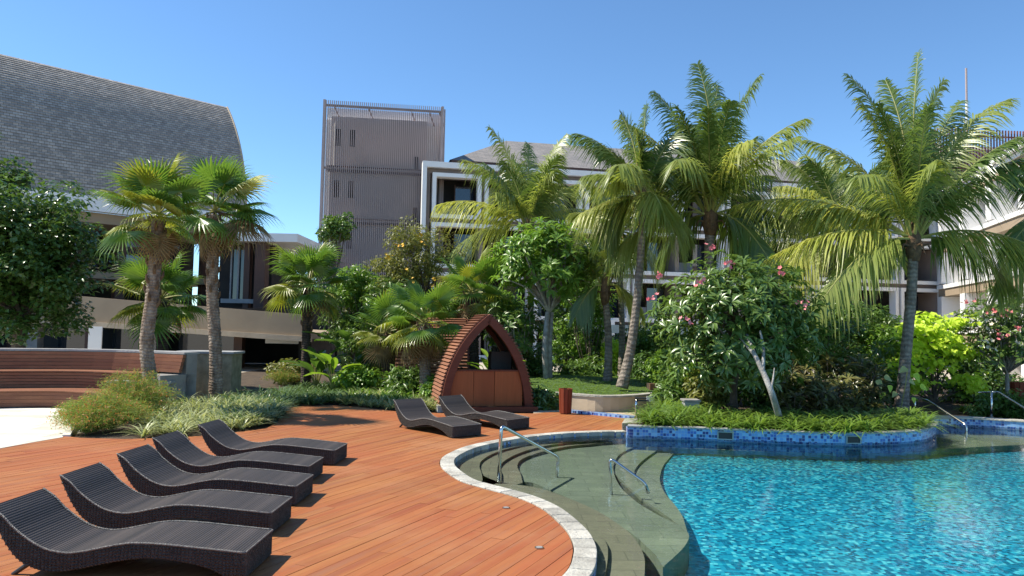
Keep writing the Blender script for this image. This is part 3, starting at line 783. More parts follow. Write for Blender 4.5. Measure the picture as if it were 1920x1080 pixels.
# crown of the roof behind the crest
pA = E + no * 0.0; pB = E - no * 9.0
b = len(V)
for p, z_ in ((pA, ZT), (pA - ax*TL, ZT), (pB - ax*TL, ZT + 1.5), (pB, ZT + 1.5)): V.append((p.x, p.y, z_)); UV.append((0, 0))
Fq.append((b, b+1, b+2, b+3))
mb = MB(); mb.v = V; mb.f = Fq
ro = mb.build('roof', M['shingle'], hall)
uvl = ro.data.uv_layers.new(name='UVMap')
for lp in ro.data.loops: uvl.data[lp.index].uv = UV[lp.vertex_index]
# end edge strip of the roof (cream verge)
vp = []
for i in range(25):
    ph = PH0 + (PH1 - PH0) * i / 24
    vp.append(E + no * ((RHO + 0.02) * math.cos(ph) - sc_) + ax * 0.05 + Vector((0, 0, zc + (RHO + 0.02) * math.sin(ph))))
MB().tube(vp, 0.07, 6).build('verge', M['cream'], hall)
HF = (E + no * 0.0, -ax, -no)      # x runs towards the left, y inward
s_b = RHO * math.cos(PH0) - sc_; zb = zc + RHO * math.sin(PH0)
MB().fbox(HF, 0.2, TL, -s_b - 0.25, -s_b + 0.3, zb - 0.75, zb + 0.05).build('fascia', M['white'], hall)
MB().fbox(HF, 0.3, TL, -s_b + 0.3, 6.0, zb - 1.35, zb - 0.76).build('soffit', M['beige'], hall)
ev = [E + no * (RHO * math.cos(PH0 + (PH1-PH0)*i/12) - sc_ - 0.05) + Vector((0,0,zc + RHO*math.sin(PH0 + (PH1-PH0)*i/12))) for i in range(13)] + [E - no*9 + Vector((0,0,ZT+1.4)), E - no*9 + Vector((0,0,zb-0.7)), E + no*(s_b-0.3) + Vector((0,0,zb-0.7))]
MB().add([p - ax*0.02 for p in ev], [tuple(range(len(ev)))]).build('end_wall', M['brownwall'], hall)
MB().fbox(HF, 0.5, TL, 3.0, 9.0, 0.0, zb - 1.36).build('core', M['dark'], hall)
for k in range(6):
    x = 1.0 + k * 5.2
    MB().fbox(HF, x, x + 0.55, -0.9, -0.3, 0.0, zb - 1.36).build('column', M['darkbrown'], hall)
    MB().fbox(HF, x + 1.0, x + 4.6, 1.0, 1.08, 5.3, zb - 1.5).build('window', M['glass'], hall)
    MB().fbox(HF, x + 2.7, x + 2.8, 0.9, 1.0, 5.3, zb - 1.5).build('mullion', M['white'], hall)
MB().fbox(HF, 0.5, TL, -1.5, 3.0, 4.6, 5.0).build('floor_slab', M['beige'], hall)
DH = 44.0
def hx(px): return P(px, 540, DH).x
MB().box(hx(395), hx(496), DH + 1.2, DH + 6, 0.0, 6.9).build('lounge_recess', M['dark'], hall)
MB().box(hx(478), hx(497), DH - 0.2, DH + 0.6, 0.0, 6.95).build('column', M['darkbrown'], hall)
MB().box(hx(452), hx(463), DH + 0.3, DH + 0.8, 0.0, 6.95).build('column', M['darkbrown'], hall)
MB().box(hx(390), hx(560), DH - 0.6, DH + 6.2, 6.96, 7.45).build('lounge_soffit', M['white'], hall)
MB().box(hx(420), hx(448), DH + 1.0, DH + 1.08, 3.6, 6.6).build('window', M['glass'], hall)
for px_ in (420, 434, 447): MB().box(hx(px_), hx(px_) + 0.09, DH + 0.85, DH + 0.98, 3.4, 6.8).build('mullion', M['cap'], hall)
MB().box(hx(412), hx(478), DH + 0.2, DH + 0.3, 3.35, 3.6).build('balustrade', M['cap'], hall)
# pale canopy reaching right past the hall's end
cn = [P(498,460,47), P(555,468,47), P(560,500,47), P(498,505,47)]
can = tag(MB().prism([(-16.5, 46), (-12.6, 47), (-12.9, 52), (-17, 51)], 5.9, 7.0).build('side_canopy', M['white']), 'pale flat canopy slab past the end of the shingled hall', 'canopy')
MB().box(-17.2, -11.5, 52.2, 52.6, 0, 4.6).build('pavilion_wall', M['brownwall'], can)
MB().box(-16.5, -12.5, 52.1, 52.18, 2.2, 4.2).build('window', M['glass'], can)
# beige ramp parapet in front, with dark undercroft
a0, a1, b0, b1 = P(60,548,36), P(580,591,34), P(60,600,36), P(580,636,34)
ramp = thing('ramp', 'beige rendered ramp with dark undercroft behind the fan palms', 'ramp', (-14, 35, 0))
def slab(name, p, q, h0, h1, th, mt):
    d_ = (q - p).normalized(); nn = Vector((-d_.y, d_.x, 0)).normalized()
    v = []
    for (s_, zz) in ((p, h0[0]), (q, h0[1]), (q, h1[1]), (p, h1[0])):
        v.append((s_.x, s_.y, zz))
    v += [(a + nn.x*th, b_ + nn.y*th, c_) for a, b_, c_ in v]
    return MB().add(v, [(0,1,2,3),(7,6,5,4),(0,4,5,1),(1,5,6,2),(2,6,7,3),(3,7,4,0)]).build(name, mt, ramp)
slab('parapet', a0, a1, (b0.z + 0.12, b1.z + 0.12), (a0.z, a1.z), 0.35, M['beige'])
slab('edge_strip', a0 - Vector((0,0.12,0)), a1 - Vector((0,0.12,0)), (b0.z - 0.12, b1.z - 0.12), (b0.z + 0.116, b1.z + 0.116), 0.5, M['cream'])
slab('deck_slab', a0 + Vector((0,0.4,0)), a1 + Vector((0,0.4,0)), (b0.z, b1.z), (b0.z + 0.3, b1.z + 0.3), 6, M['beige'])
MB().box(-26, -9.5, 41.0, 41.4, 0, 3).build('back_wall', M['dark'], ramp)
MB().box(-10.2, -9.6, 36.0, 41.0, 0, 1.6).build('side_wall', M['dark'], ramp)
for k, (x0, x1) in enumerate(((-23.5,-22.9),(-20.6,-20.1),(-17.3,-16.9),(-13.4,-13.0))):
    MB().box(x0, x1, 36.2, 36.7, 0, 1.95).build('column', M['darkbrown'] if k % 2 else M['concrete'], ramp)
for x0, x1 in ((-22.6,-21.0),(-19.9,-17.6),(-16.6,-13.7)):
    MB().box(x0, x1, 37.4, 37.45, 0.1, 1.9).build('window', M['glass'], ramp)
lp = thing('ceiling_light_strip', 'pale long strip fixture under the beige ramp', 'light strip', P(532,640,36.5))
MB().box(P(500,638,36.5).x, P(562,638,36.5).x, 36.3, 36.6, P(530,644,36.5).z, P(530,636,36.5).z).build('body', M['white'], lp)
pl = thing('notice_board', 'white patterned board standing under the beige ramp', 'board', P(178,650,33))
MB().box(P(165,640,33).x, P(190,640,33).x, 33, 33.06, 0.6, P(178,612,33).z).build('panel', M['white'], pl)
MB().box(P(175,640,33).x, P(180,640,33).x, 33.07, 33.12, 0, 1.0).build('post', M['black'], pl)

# --- tower with slatted screen
TF = frame_at((-13.0, 50.0), 8)
tower = thing('screened_tower', 'tall stair tower wrapped in vertical brown slats', 'building', TF[0] + TF[1] * 4)
TW, TZ = 8.04, 17.3
MB().fbox(TF, 0.5, 7.0, 0.5, 7.5, 0, 16.5).build('core_wall', M['towerwall'], tower)
MB().fbox(TF, 7.01, 7.95, 0.9, 7.0, 0, 16.35).build('pipe_wall', M['white'], tower)
MB().fbox(TF, 0.1, 0.49, 0.7, 7.0, 0, 16.3).build('side_wall', M['white'], tower)
MB().fbox(TF, 0.1, TW - 0.1, 0.95, 1.1, 16.36, 17.2).build('back_screen', M['white'], tower)
mb = MB()
nsl = 60
for k in range(nsl + 1):
    x = TW * k / nsl
    mb.fbox(TF, x - 0.026, x + 0.026, -0.12, 0.02, 4.4, TZ + 0.12)
stuff(mb.build('slats', M['slat'], tower))
for z_ in (17.05, 12.75, 9.2, 5.7):
    MB().fbox(TF, -0.05, TW + 0.05, 0.021, 0.16, z_, z_ + 0.14).build('rail', M['slat'], tower)
    if z_ < 15: MB().fbox(TF, 0.3, TW, 0.165, 0.5, z_ - 0.12, z_ + 0.26).build('floor_edge', M['darkbrown'], tower)
MB().fbox(TF, -0.06, 0.10, -0.15, 0.3, 4.4, TZ + 0.15).build('corner_post', M['slat'], tower)
MB().fbox(TF, TW - 0.1, TW + 0.06, -0.15, 0.3, 4.4, TZ + 0.15).build('corner_post', M['slat'], tower)
for x in (0.65, 2.95, 5.85, 7.1, 7.8):
    MB().tube([TF[0] + TF[1]*x + TF[2]*0.1 + Vector((0,0,17.1)), TF[0] + TF[1]*(x+0.4) + TF[2]*0.9 + Vector((0,0,16.3))], 0.05, 6).build('brace', M['slat'], tower)
for z_ in (13.55, 10.0, 6.5):
    for x, zz in ((0.78, 0.9), (1.75, 0.9), (6.15, -0.75)):
        MB().fbox(TF, x, x + 0.33, 0.42, 0.49, z_ + zz, z_ + zz + 1.15).build('window', M['dark'], tower)
for x in (0.72,): MB().tube([TF[0]+TF[1]*x+TF[2]*0.40+Vector((0,0,z)) for z in (12.9, 16.0)], 0.045, 6).build('drainpipe', M['white'], tower)
for x in (7.2, 7.45): MB().tube([TF[0]+TF[1]*x+TF[2]*1.0+Vector((0,0,z)) for z in (5, 16.3)], 0.06, 6).build('drainpipe', M['white'], tower)
# slanting side screen
s0 = TF[0] + TF[1] * (TW + 0.08); s1 = P(830, 300, 54.5)
mb = MB(); q0 = [(s0.x, s0.y, 5), (s1.x, s1.y, 5), (s1.x, s1.y, P(830,245,54.5).z), (s0.x, s0.y, TZ)]
mb.add(q0 + [(a + 0.1, b_ + 0.02, c_) for a, b_, c_ in q0], [(0,1,2,3),(7,6,5,4),(0,4,5,1),(1,5,6,2),(2,6,7,3),(3,7,4,0)])
mb.build('side_screen', M['slat'], tower)
MB().fbox(TF, 0.2, 7.8, 0.3, 7.4, 0, 4.3).build('base_wall', M['brownwall'], tower)

# --- main hotel block
HFm = frame_at((-5.96, 49.1), 11)
hotel = thing('hotel_block', 'four storey hotel block with white framed balconies behind the palms', 'building', HFm[0] + HFm[1] * 18)
BAY, NB, SH = 3.5, 12, 3.3
HL = 0.45 + NB * BAY + 0.2
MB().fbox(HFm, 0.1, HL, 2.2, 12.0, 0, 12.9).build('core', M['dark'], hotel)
MB().fbox(HFm, -0.15, HL, -0.45, 0.5, 12.72, 13.1).build('parapet', M['white'], hotel)
MB().fbox(HFm, -0.15, 0.13, -0.45, 0.5, 0, 12.715).build('end_column', M['white'], hotel)
MB().fbox(HFm, 0.14, 0.4, 0.0, 2.2, 0, 12.7).build('end_wall', M['brownwall'], hotel)
for k in range(4):
    zt = 12.38 - SH * k
    MB().fbox(HFm, 0.41, HL, 0.0, 0.4, zt + 0.003, zt + (0.33 if k == 0 else 0.30)).build('spandrel', M['brownwall'], hotel)
    MB().fbox(HFm, 0.41, HL, 0.42, 2.2, zt + 0.02, zt + 0.28).build('floor_slab', M['brownwall'], hotel)
def win_frame(x0, x1, z0, z1, t=0.26):
    return MB().fbox(HFm, x0, x1, -0.4, 0.3, z1 - t, z1).fbox(HFm, x0, x1, -0.4, 0.3, z0, z0 + t).fbox(HFm, x0, x0 + t, -0.4, 0.3, z0 + t, z1 - t).fbox(HFm, x1 - t, x1, -0.4, 0.3, z0 + t, z1 - t)
for k in range(4):
    zt = 12.38 - SH * k; step = 1 if k == 0 else 2
    j = 0
    while j < NB:
        wd = min(step, NB - j)
        x0 = 0.52 + j * BAY; x1 = x0 + wd * BAY - 0.22
        MB().fbox(HFm, x1 + 0.004, x1 + 0.216, 0.0, 0.4, zt - 2.99, zt).build('pier', M['brownwall'], hotel)
        wf = win_frame(x0, x1, zt - (3.0 if k < 3 else 2.38), zt).build('window_frame', M['white'], hotel)
        for b_ in range(wd):
            xa = x0 + b_ * BAY
            if b_: MB().fbox(HFm, xa - 0.3, xa - 0.02, -0.1, 1.9, zt - 2.73, zt - 0.27).build('party_wall', M['brownwall'], wf)
            MB().fbox(HFm, xa + 1.75, xa + 3.0, 1.55, 1.6, zt - 2.72, zt - 0.5).build('pane', M['glass'], wf)
            MB().fbox(HFm, xa + 1.68, xa + 1.745, 1.5, 1.62, zt - 2.72, zt - 0.4).build('jamb', M['darkbrown'], wf)
            if (j + b_ + k) % 3 == 0:
                MB().fbox(HFm, xa + 0.35, xa + 1.6, 1.2, 1.28, zt - 2.72, zt - 1.9).build('low_partition', M['curtain'], wf)
            elif (j + b_ + k) % 3 == 1:
                MB().fbox(HFm, xa + 0.5, xa + 1.0, 1.66, 1.72, zt - 2.72, zt - 0.45).build('curtain', M['curtain'], wf)
        j += wd
for k in range(4):
    x = 12.8 + k * 7.0
    MB().fbox(HFm, x, x + 0.35, -0.6, -0.42, 0, 2.9).build('porch_column', M['white'], hotel)
MB().fbox(HFm, 10, 36, -0.62, -0.41, 2.0, 2.55).build('porch_beam', M['tealgrey'], hotel)
# hipped roof
def hip(name, fr, x0, x1, y0, y1, ze, zr, inset, parent, mt):
    o_, ux, uy = fr; yc = (y0 + y1) / 2
    def q(x, y, z): p = o_ + ux * x + uy * y; return (p.x, p.y, z)
    A, B, C, D_ = q(x0,y0,ze), q(x1,y0,ze), q(x1,y1,ze), q(x0,y1,ze); E1, E2 = q(x0+inset,yc,zr), q(x1-inset,yc,zr)
    mb = MB(); mb.add([A,B,E2,E1, B,C,E2, C,D_,E1,E2, D_,A,E1], [(0,1,2,3),(4,5,6),(7,8,9,10),(11,12,13)])
    ob = mb.build(name, mt, parent); uvl = ob.data.uv_layers.new(name='UVMap')
    sl = math.hypot(yc - y0, zr - ze)
    vals = [(x0,0),(x1,0),(x1-inset,sl),(x0+inset,sl),(0,0),(y1-y0,0),((y1-y0)/2,sl),(x1,0),(x0,0),(x0+inset,sl),(x1-inset,sl),(0,0),(y1-y0,0),((y1-y0)/2,sl)]
    for lp_ in ob.data.loops: uvl.data[lp_.index].uv = vals[lp_.vertex_index]
    return ob
hip('roof', HFm, 2.0, 38, 3.2, 16, 14.1, 17.4, 5.2, hotel, M['roof'])
MB().fbox(HFm, 2.1, 34.9, 3.15, 3.35, 13.75, 14.09).build('roof_fascia', M['darkbrown'], hotel)
MB().fbox(HFm, 2.6, 34, 3.8, 12, 12.9, 13.9).build('attic_wall', M['brownwall'], hotel)

# --- right wing, sunlit end
WF = (Vector((32.2, 56.5, 0)), Vector((-0.25, -0.968, 0)), Vector((0.968, -0.25, 0)))
wing = thing('hotel_wing', 'sunlit white hotel wing with steep grey roof at the right edge', 'building', WF[0] + WF[1] * 6)
MB().fbox(WF, -1.0, 26, 1.6, 10, 0, 12.6).build('core', M['brownwall'], wing)
MB().fbox(WF, -1.0, 0.6, 0.0, 1.6, 0, 12.6).build('end_wall', M['white'], wing)
for k in range(4):
    zt = 12.3 - SH * k
    MB().fbox(WF, 0.61, 26, -0.15, 1.6, zt, zt + 0.28).build('band', M['white'], wing)
    MB().fbox(WF, 0.61, 26, -0.05, 1.6, zt - 0.55, zt - 0.003).build('spandrel', M['beige'], wing)
    for j in range(5):
        x0 = 0.8 + j * 5.0
        fr_ = MB().fbox(WF, x0, x0 + 0.9, -0.15, 1.5, zt - 2.9, zt - 0.56).build('pier', M['white'], wing)
        wf = MB().fbox(WF, x0 + 1.0, x0 + 4.8, 1.45, 1.59, zt - 2.9, zt - 0.57).build('window', M['darkbrown'], wing)
        MB().fbox(WF, x0 + 1.2, x0 + 2.7, 1.36, 1.44, zt - 2.7, zt - 0.8).build('pane', M['glass'], wf)
        MB().fbox(WF, x0 + 3.0, x0 + 4.5, 1.36, 1.44, zt - 2.7, zt - 0.8).build('pane', M['glass'], wf)
# its roof
o_, ux, uy = WF
def q(x, y, z): p = o_ + ux * x + uy * y; return (p.x, p.y, z)
mb = MB(); mb.add([q(-2.5,-0.4,12.75), q(27,-0.4,12.75), q(27,8,18.6), q(-2.5+5,8,18.6)], [(0,1,2,3)])
mb.add([q(-2.5,-1.0,12.75), q(2.5,8,18.6), q(-2.5,16,12.75)], [(0,1,2)])
ob = mb.build('roof', M['roof'], wing); uvl = ob.data.uv_layers.new(name='UVMap')
vals = [(0,0),(29.5,0),(29.5,10.7),(5,10.7),(0,0),(9,10.7),(17,0)]
for lp_ in ob.data.loops: uvl.data[lp_.index].uv = vals[lp_.vertex_index]
MB().fbox(WF, -2.5, 27, -0.45, -0.2, 12.6, 12.74).build('roof_fascia', M['white'], wing)
# roof-top plant room with red slats
SF = frame_at((35.2, 61.5), 4)
plant = thing('slatted_plant_room', 'roof top enclosure of reddish brown vertical slats at the right', 'enclosure', SF[0] + SF[1] * 4 + Vector((0,0,13)))
MB().fbox(SF, 0.6, 12, 0.5, 6, 12, 18.3).build('wall', M['white'], plant)
MB().fbox(SF, 1.6, 12, 0.3, 0.45, 15.5, 18.0).build('panel', M['towerwall'], plant)
mb = MB()
for k in range(48): mb.fbox(SF, 0.0 + k * 0.26, 0.08 + k * 0.26, -0.1, 0.0, 14.2, 19.6)
for k in range(12): mb.fbox(SF, -0.1, 0.0, 0.1 + k * 0.3, 0.2 + k * 0.3, 13.0, 19.5)
stuff(mb.build('slats', M['redslat'], plant))
for z_ in (16.2, 19.0): MB().fbox(SF, -0.05, 12.4, 0.003, 0.09, z_, z_ + 0.12).build('rail', M['redslat'], plant)
MB().fbox(SF, -2.2, -0.15, 0.2, 3.0, 12.5, 18.6).build('brown_cladding', M['redslat'], plant)
an = P(1813, 235, 62)
ant = thing('antenna', 'thin upright antenna against the sky above the right palm', 'antenna', (an.x, an.y, 14))
MB().tube([(an.x, an.y, 14), (an.x, an.y, P(1813,190,62).z)], 0.10, 8).build('mast', M['white'], ant)
MB().tube([(an.x, an.y, P(1813,190,62).z), (an.x, an.y, P(1813,128,62).z)], 0.085, 8).build('whip', M['slat'], ant)

# ================================================================== TIMBER HUTS
def arch_pts(hw, h, n=34):
    c = (h*h - hw*hw) / (2*hw); r = c + hw; a1 = math.atan2(h, c)
    return [(-(r * math.cos(a1 * k / (n-1)) - c), r * math.sin(a1 * k / (n-1))) for k in range(n)]   # left leg, bottom to apex
def make_hut(name, label, loc, rz, hw, h, depth, nsl, front=True):
    t = thing(name, label, 'hut', loc, rz)
    ap = arch_pts(hw, h, nsl + 1)
    for sgn in (-1, 1):
        sl = None
        for k in range(nsl):
            x0, z0 = ap[k]; x1, z1 = ap[k+1]
            tx_, tz_ = x1 - x0, z1 - z0; L = math.hypot(tx_, tz_); nx2, nz2 = -tz_/L, tx_/L      # outward on the left leg
            def c(u, o): return ((x0 + tx_*u + nx2*o) * -sgn, z0 + tz_*u + nz2*o)
            q4 = [c(0.0, 0.075), c(0.76, 0.035), c(0.76, -0.01), c(0.0, 0.0)]
            if sgn == -1: q4 = [(-a, b) for a, b in q4]; q4 = [(-a, b) for a, b in q4]
            v = [(a, 0.02, b) for a, b in q4] + [(a, depth, b) for a, b in q4]
            MB().add(v, [(0,1,2,3),(7,6,5,4),(0,4,5,1),(1,5,6,2),(2,6,7,3),(3,7,4,0)]).build('slat', M['hutslat'], t, local=True)
    # inner ribs and front frame
    def arch_band(o0, o1, y0, y1, nm, mt):
        n = 30; pp = arch_pts(hw, h, n)
        outl = []; inl = []
        for k, (x, z) in enumerate(pp):
            xa, za = pp[max(k-1,0)]; xb, zb_ = pp[min(k+1,n-1)]
            d_ = math.hypot(xb-xa, zb_-za); nx2, nz2 = -(zb_-za)/d_, (xb-xa)/d_
            outl.append((x + nx2*o0, z + nz2*o0)); inl.append((x + nx2*o1, z + nz2*o1))
        inl[-1] = (0, inl[-1][1] - 0.08); outl[-1] = (0, outl[-1][1] + max(0, o0)*0.4)
        full_o = outl + [(-x, z) for x, z in reversed(outl[:-1])]; full_i = inl + [(-x, z) for x, z in reversed(inl[:-1])]
        mb = MB(); N = len(full_o)
        for lst, yy in ((full_o, y0), (full_i, y0), (full_o, y1), (full_i, y1)): mb.v += [(x, yy, z) for x, z in lst]
        for i in range(N - 1):
            mb.f += [(i, i+1, N+i+1, N+i), (2*N+i, 3*N+i, 3*N+i+1, 2*N+i+1), (i, 2*N+i, 2*N+i+1, i+1), (N+i, N+i+1, 3*N+i+1, 3*N+i)]
        mb.build(nm, mt, t, local=True)
    arch_band(0.0, -0.19, -0.05, 0.10, 'arch_frame', M['hutframe'])
    arch_band(-0.02, -0.14, depth - 0.12, depth, 'arch_frame', M['hutframe'])
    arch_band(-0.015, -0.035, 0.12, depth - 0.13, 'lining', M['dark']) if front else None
    if front:
        ch_ = 1.0
        def half(z):
            c_ = (h*h - hw*hw)/(2*hw); r_ = c_ + hw; return math.sqrt(r_*r_ - z*z) - c_ - 0.20
        edges = [-0.96, -0.36, 0.20, 0.96]
        for k in range(3):
            xa, xb = edges[k] + 0.006, edges[k+1] - 0.006
            zs_ = np.linspace(0.1, ch_, 8)
            L_ = [(max(xa, -half(z)), z) for z in zs_]; R_ = [(min(xb, half(z)), z) for z in zs_]
            pg = L_ + R_[::-1]
            v = [(x, 0.05 + 0.012*(k == 1), z) for x, z in pg] + [(x, 0.10, z) for x, z in pg]; N = len(pg)
            f_ = [tuple(range(N)), tuple(range(2*N-1, N-1, -1))] + [(i, N+i, N+(i+1)%N, (i+1)%N) for i in range(N)]
            MB().add(v, f_).build('front_panel', M['hutpanel'], t, local=True)
        MB().box(-0.93, 0.93, 0.03, 0.34, ch_ + 0.003, ch_ + 0.04).build('counter', M['hutframe'], t, local=True)
        MB().box(0.2, 0.75, 0.5, 0.9, 0.05, 1.5).build('shelf_unit', M['dark'], t, local=True)
        MB().box(-hw + 0.02, hw + 0.1, -0.28, -0.06, -0.03, 0.10).build('plinth', M['hutframe'], t, local=True)
        MB().box(-hw - 0.12, -hw + 0.14, -0.2, 0.15, -0.03, 0.14).build('footing', M['coping'], t, local=True)
    return t
make_hut('arched_hut', 'pointed arch timber hut with wood front panels by the deck', G(913, 769), R(14), 1.20, 2.48, 1.5, 30)
p2 = P(868, 700, 23.6)
make_hut('arched_hut', 'second slatted timber vault lying behind two small fan palms', Vector((p2.x, 24.6, 0)), R(98), 1.25, 2.42, 2.25, 26, front=False)

# ================================================================== SUN LOUNGERS
LW = 0.72
KX = 1.087; LL_ = 1.95 * KX; FT = 0.225      # length and height of the foot end
top_c = smooth_path([Vector((x * KX, 0, z - 0.075)) for x, _, z in [(0,0,.635),(.10,0,.565),(.19,0,.47),(.33,0,.36),(.46,0,.295),(.60,0,.272),(.72,0,.285),(.85,0,.315),(1.0,0,.348),(1.13,0,.362),(1.35,0,.354),(1.65,0,.328),(1.95,0,.30)]], 5)
bot_c = smooth_path([Vector((x * KX, 0, z)) for x, _, z in [(0,0,.535),(.045,0,.435),(.12,0,.285),(.22,0,.15),(.33,0,.08),(.46,0,.045),(.62,0,.055),(.84,0,.105),(1.05,0,.15),(1.24,0,.17),(1.5,0,.14),(1.70,0,.085),(1.82,0,.02)]], 5)
def zat(curve, x):
    for a, b in zip(curve, curve[1:]):
        if a.x <= x <= b.x: return a.z + (b.z - a.z) * (x - a.x) / max(1e-6, b.x - a.x)
    return curve[-1].z if x > curve[-1].x else curve[0].z
def bz(x): return zat(bot_c, x) if x < 1.82 * KX else 0.02
def make_lounger():
    t = thing('sun_lounger', 'x', 'sun lounger', (0,0,0))
    xs = [p.x for p in top_c]
    mb = MB(); N = len(xs)
    for x, tp in zip(xs, top_c):
        mb.v += [(x, 0.012, tp.z), (x, LW - 0.012, tp.z), (x, LW - 0.012, min(bz(x), tp.z - 0.02)), (x, 0.012, min(bz(x), tp.z - 0.02))]
    for i in range(N - 1):
        a = 4*i; mb.f += [(a, a+4, a+5, a+1)[::-1], (a+2, a+6, a+7, a+3)[::-1], (a+3, a+7, a+4, a)[::-1], (a+1, a+5, a+6, a+2)[::-1]]
    mb.f += [(0,1,2,3), (4*N-4, 4*N-3, 4*N-2, 4*N-1)[::-1]]
    o = mb.build('woven_shell', M['wicker'], t, local=True)
    Sx = arclen(top_c); uvl = o.data.uv_layers.new(name='UVMap')
    for p in o.data.polygons:
        for li in p.loop_indices:
            vi = o.data.loops[li].vertex_index; k = vi // 4; c = o.data.vertices[vi].co
            if abs(p.normal.y) > 0.8: uvl.data[li].uv = (c.z, c.x)
            elif p.index >= 4*(N-1): uvl.data[li].uv = (c.z, c.y)
            else: uvl.data[li].uv = (Sx[k], c.y)
    # side ribs
    for yy, s_ in ((0.012, -1), (LW - 0.012, 1)):
        mb = MB(); x = 0.03
        while x < LL_ - 0.005:
            z1 = zat(top_c, x) - 0.012; z0 = min(bz(x), z1 - 0.02) - 0.003
            if z1 - z0 > 0.03:
                wv_ = 0.011; nseg = max(2, int((z1 - z0) / 0.022))
                for q_ in range(nseg):
                    za = z0 + (z1 - z0) * q_ / nseg; zb_ = z0 + (z1 - z0) * (q_ + 0.97) / nseg
                    mb.add([(x - wv_, yy, za), (x + wv_, yy, za), (x + wv_*0.6, yy + s_*0.011, (za+zb_)/2), (x - wv_*0.6, yy + s_*0.011, (za+zb_)/2), (x + wv_, yy, zb_), (x - wv_, yy, zb_)],
                           [(0,1,2,3), (3,2,4,5), (1,4,2), (0,3,5)] if s_ < 0 else [(3,2,1,0), (5,4,2,3), (2,4,1), (5,3,0)])
            x += 0.031
        stuff(mb.build('side_weave', M['strand'], t, local=True))
        br = [Vector((p.x, yy + s_*0.006, p.z + 0.002)) for p in top_c]
        MB().tube(br, [0.0085 + 0.002 * (i % 2) for i in range(len(br))], 6).build('braided_edge', M['braid'], t, local=True, smooth=True)
    # end weave at the foot
    mb = MB(); y = 0.03
    while y < LW - 0.02:
        mb.add([(LL_, y - 0.009, 0.02), (LL_, y + 0.009, 0.02), (LL_ + 0.011, y, 0.02), (LL_, y - 0.009, FT - 0.005), (LL_, y + 0.009, FT - 0.005), (LL_ + 0.011, y, FT - 0.005)], [(0,3,5,2), (2,5,4,1), (3,4,5)]); y += 0.027
    stuff(mb.build('end_weave', M['strand'], t, local=True))
    MB().tube([(LL_ + 0.002, 0.01, FT + 0.002), (LL_ + 0.002, LW - 0.01, FT + 0.002)], 0.009, 6).build('end_braid', M['braid'], t, local=True)
    for y in (0.06, LW - 0.06):
        MB().tube([(0.36, y, 0.12), (0.19, y, 0.0)], [0.022, 0.018], 8).build('leg', M['black'], t, local=True)
        MB().box(LL_ - 0.11, LL_ - 0.02, y - 0.03, y + 0.03, 0.0, 0.02).build('foot_pad', M['black'], t, local=True)
    return t
lounger0 = make_lounger()
# (near foot corner x, near side depth, turn, label)
LG = [(-2.10, 4.62, 0, 'black wicker sun lounger cut off by the bottom edge of the picture'),
      (-2.15, 6.24, 0, 'nearest whole black wicker sun lounger in the row of five'),
      (-2.36, 7.55, 0, 'second black wicker sun lounger of the row, behind the nearest whole one'),
      (-2.47, 8.80, -1, 'middle black wicker sun lounger of the row of five'),
      (-2.66, 10.06, -1, 'fourth black wicker sun lounger of the row, one before the grasses'),
      (-2.63, 11.37, -3, 'farthest black wicker sun lounger of the row, beside the pale striped grasses')]
def put_lounger(o, foot, ang):
    """foot = near foot corner on the ground; ang = turn of the head-to-foot axis"""
    d_ = Vector((math.cos(ang), math.sin(ang), 0)); h_ = Vector((foot[0], foot[1], 0)) - d_ * LL_
    o.location = h_; o.rotation_euler = (0, 0, ang)
first = True
for x, y, a, lab in LG:
    o = lounger0 if first else copy_tree(lounger0); first = False
    put_lounger(o, (x, y), R(a)); o['label'] = lab; o['group'] = 'wicker sun loungers'
for foot, a, lab in (((-1.09, 14.4), -49, 'black wicker sun lounger turned to the pool, left one of the pair by the hut'),
                     ((-0.05, 15.6), -42, 'black wicker sun lounger turned to the pool, right one of the pair by the hut')):
    o = copy_tree(lounger0); put_lounger(o, foot, R(a)); o['label'] = lab; o['group'] = 'wicker sun loungers'

# ================================================================== HANDRAILS, POST, BINS
def bend(pts, r=0.09, n=5):
    pts = [Vector(p) for p in pts]; out = [pts[0]]
    for i in range(1, len(pts) - 1):
        a = (pts[i-1] - pts[i]); b = (pts[i+1] - pts[i]); rr = min(r, a.length*0.45, b.length*0.45)
        p0 = pts[i] + a.normalized()*rr; p2_ = pts[i] + b.normalized()*rr
        for k in range(n + 1):
            t = k / n; out.append(p0*(1-t)**2 + pts[i]*2*t*(1-t) + p2_*t*t)
    out.append(pts[-1]); return out
def rail(name, lab, paths, rad=0.022, cat='handrail', grp='pool handrails'):
    t = thing(name, lab, cat, paths[0][0], group=grp)
    MB().tube(bend(paths[0]), rad, 10).build('tube', M['steel'], t, smooth=True)
    for p in paths[1:]: MB().tube(bend(p), rad, 10).build('post', M['steel'], t, smooth=True)
    for p in paths:
        b = p[0]; MB().tube([b, b + Vector((0,0,0.012))], rad * 2.1, 14).build('flange', M['steel'], t)
    return t
bA = G(935, 903, -0.13); bA2 = G(1042, 908, -0.36)
rail('handrail', 'steel handrail on the curved pool steps nearest the loungers', [[bA, P(940, 798, bA.y), P(1047, 857, bA2.y), bA2]], 0.026)
bB = G(1147, 942, -0.36); eB = G(1208, 906, -0.6)
rail('handrail', 'short steel handrail standing in the middle of the shallow water', [[bB, P(1143, 858, bB.y), P(1210, 906, bB.y - 0.15), P(1216, 925, bB.y - 0.15)]], 0.022)
bD = G(1221, 838, -0.40)
rail('handrail', 'short steel handrail slanting into the water by the blue tiled wall', [[bD, P(1219, 800, bD.y), P(1245, 838, bD.y - 0.3), P(1247, 850, bD.y - 0.3)]], 0.024)
bE = G(1812, 838, -0.40); bE2 = P(1716, 785, 19.5)
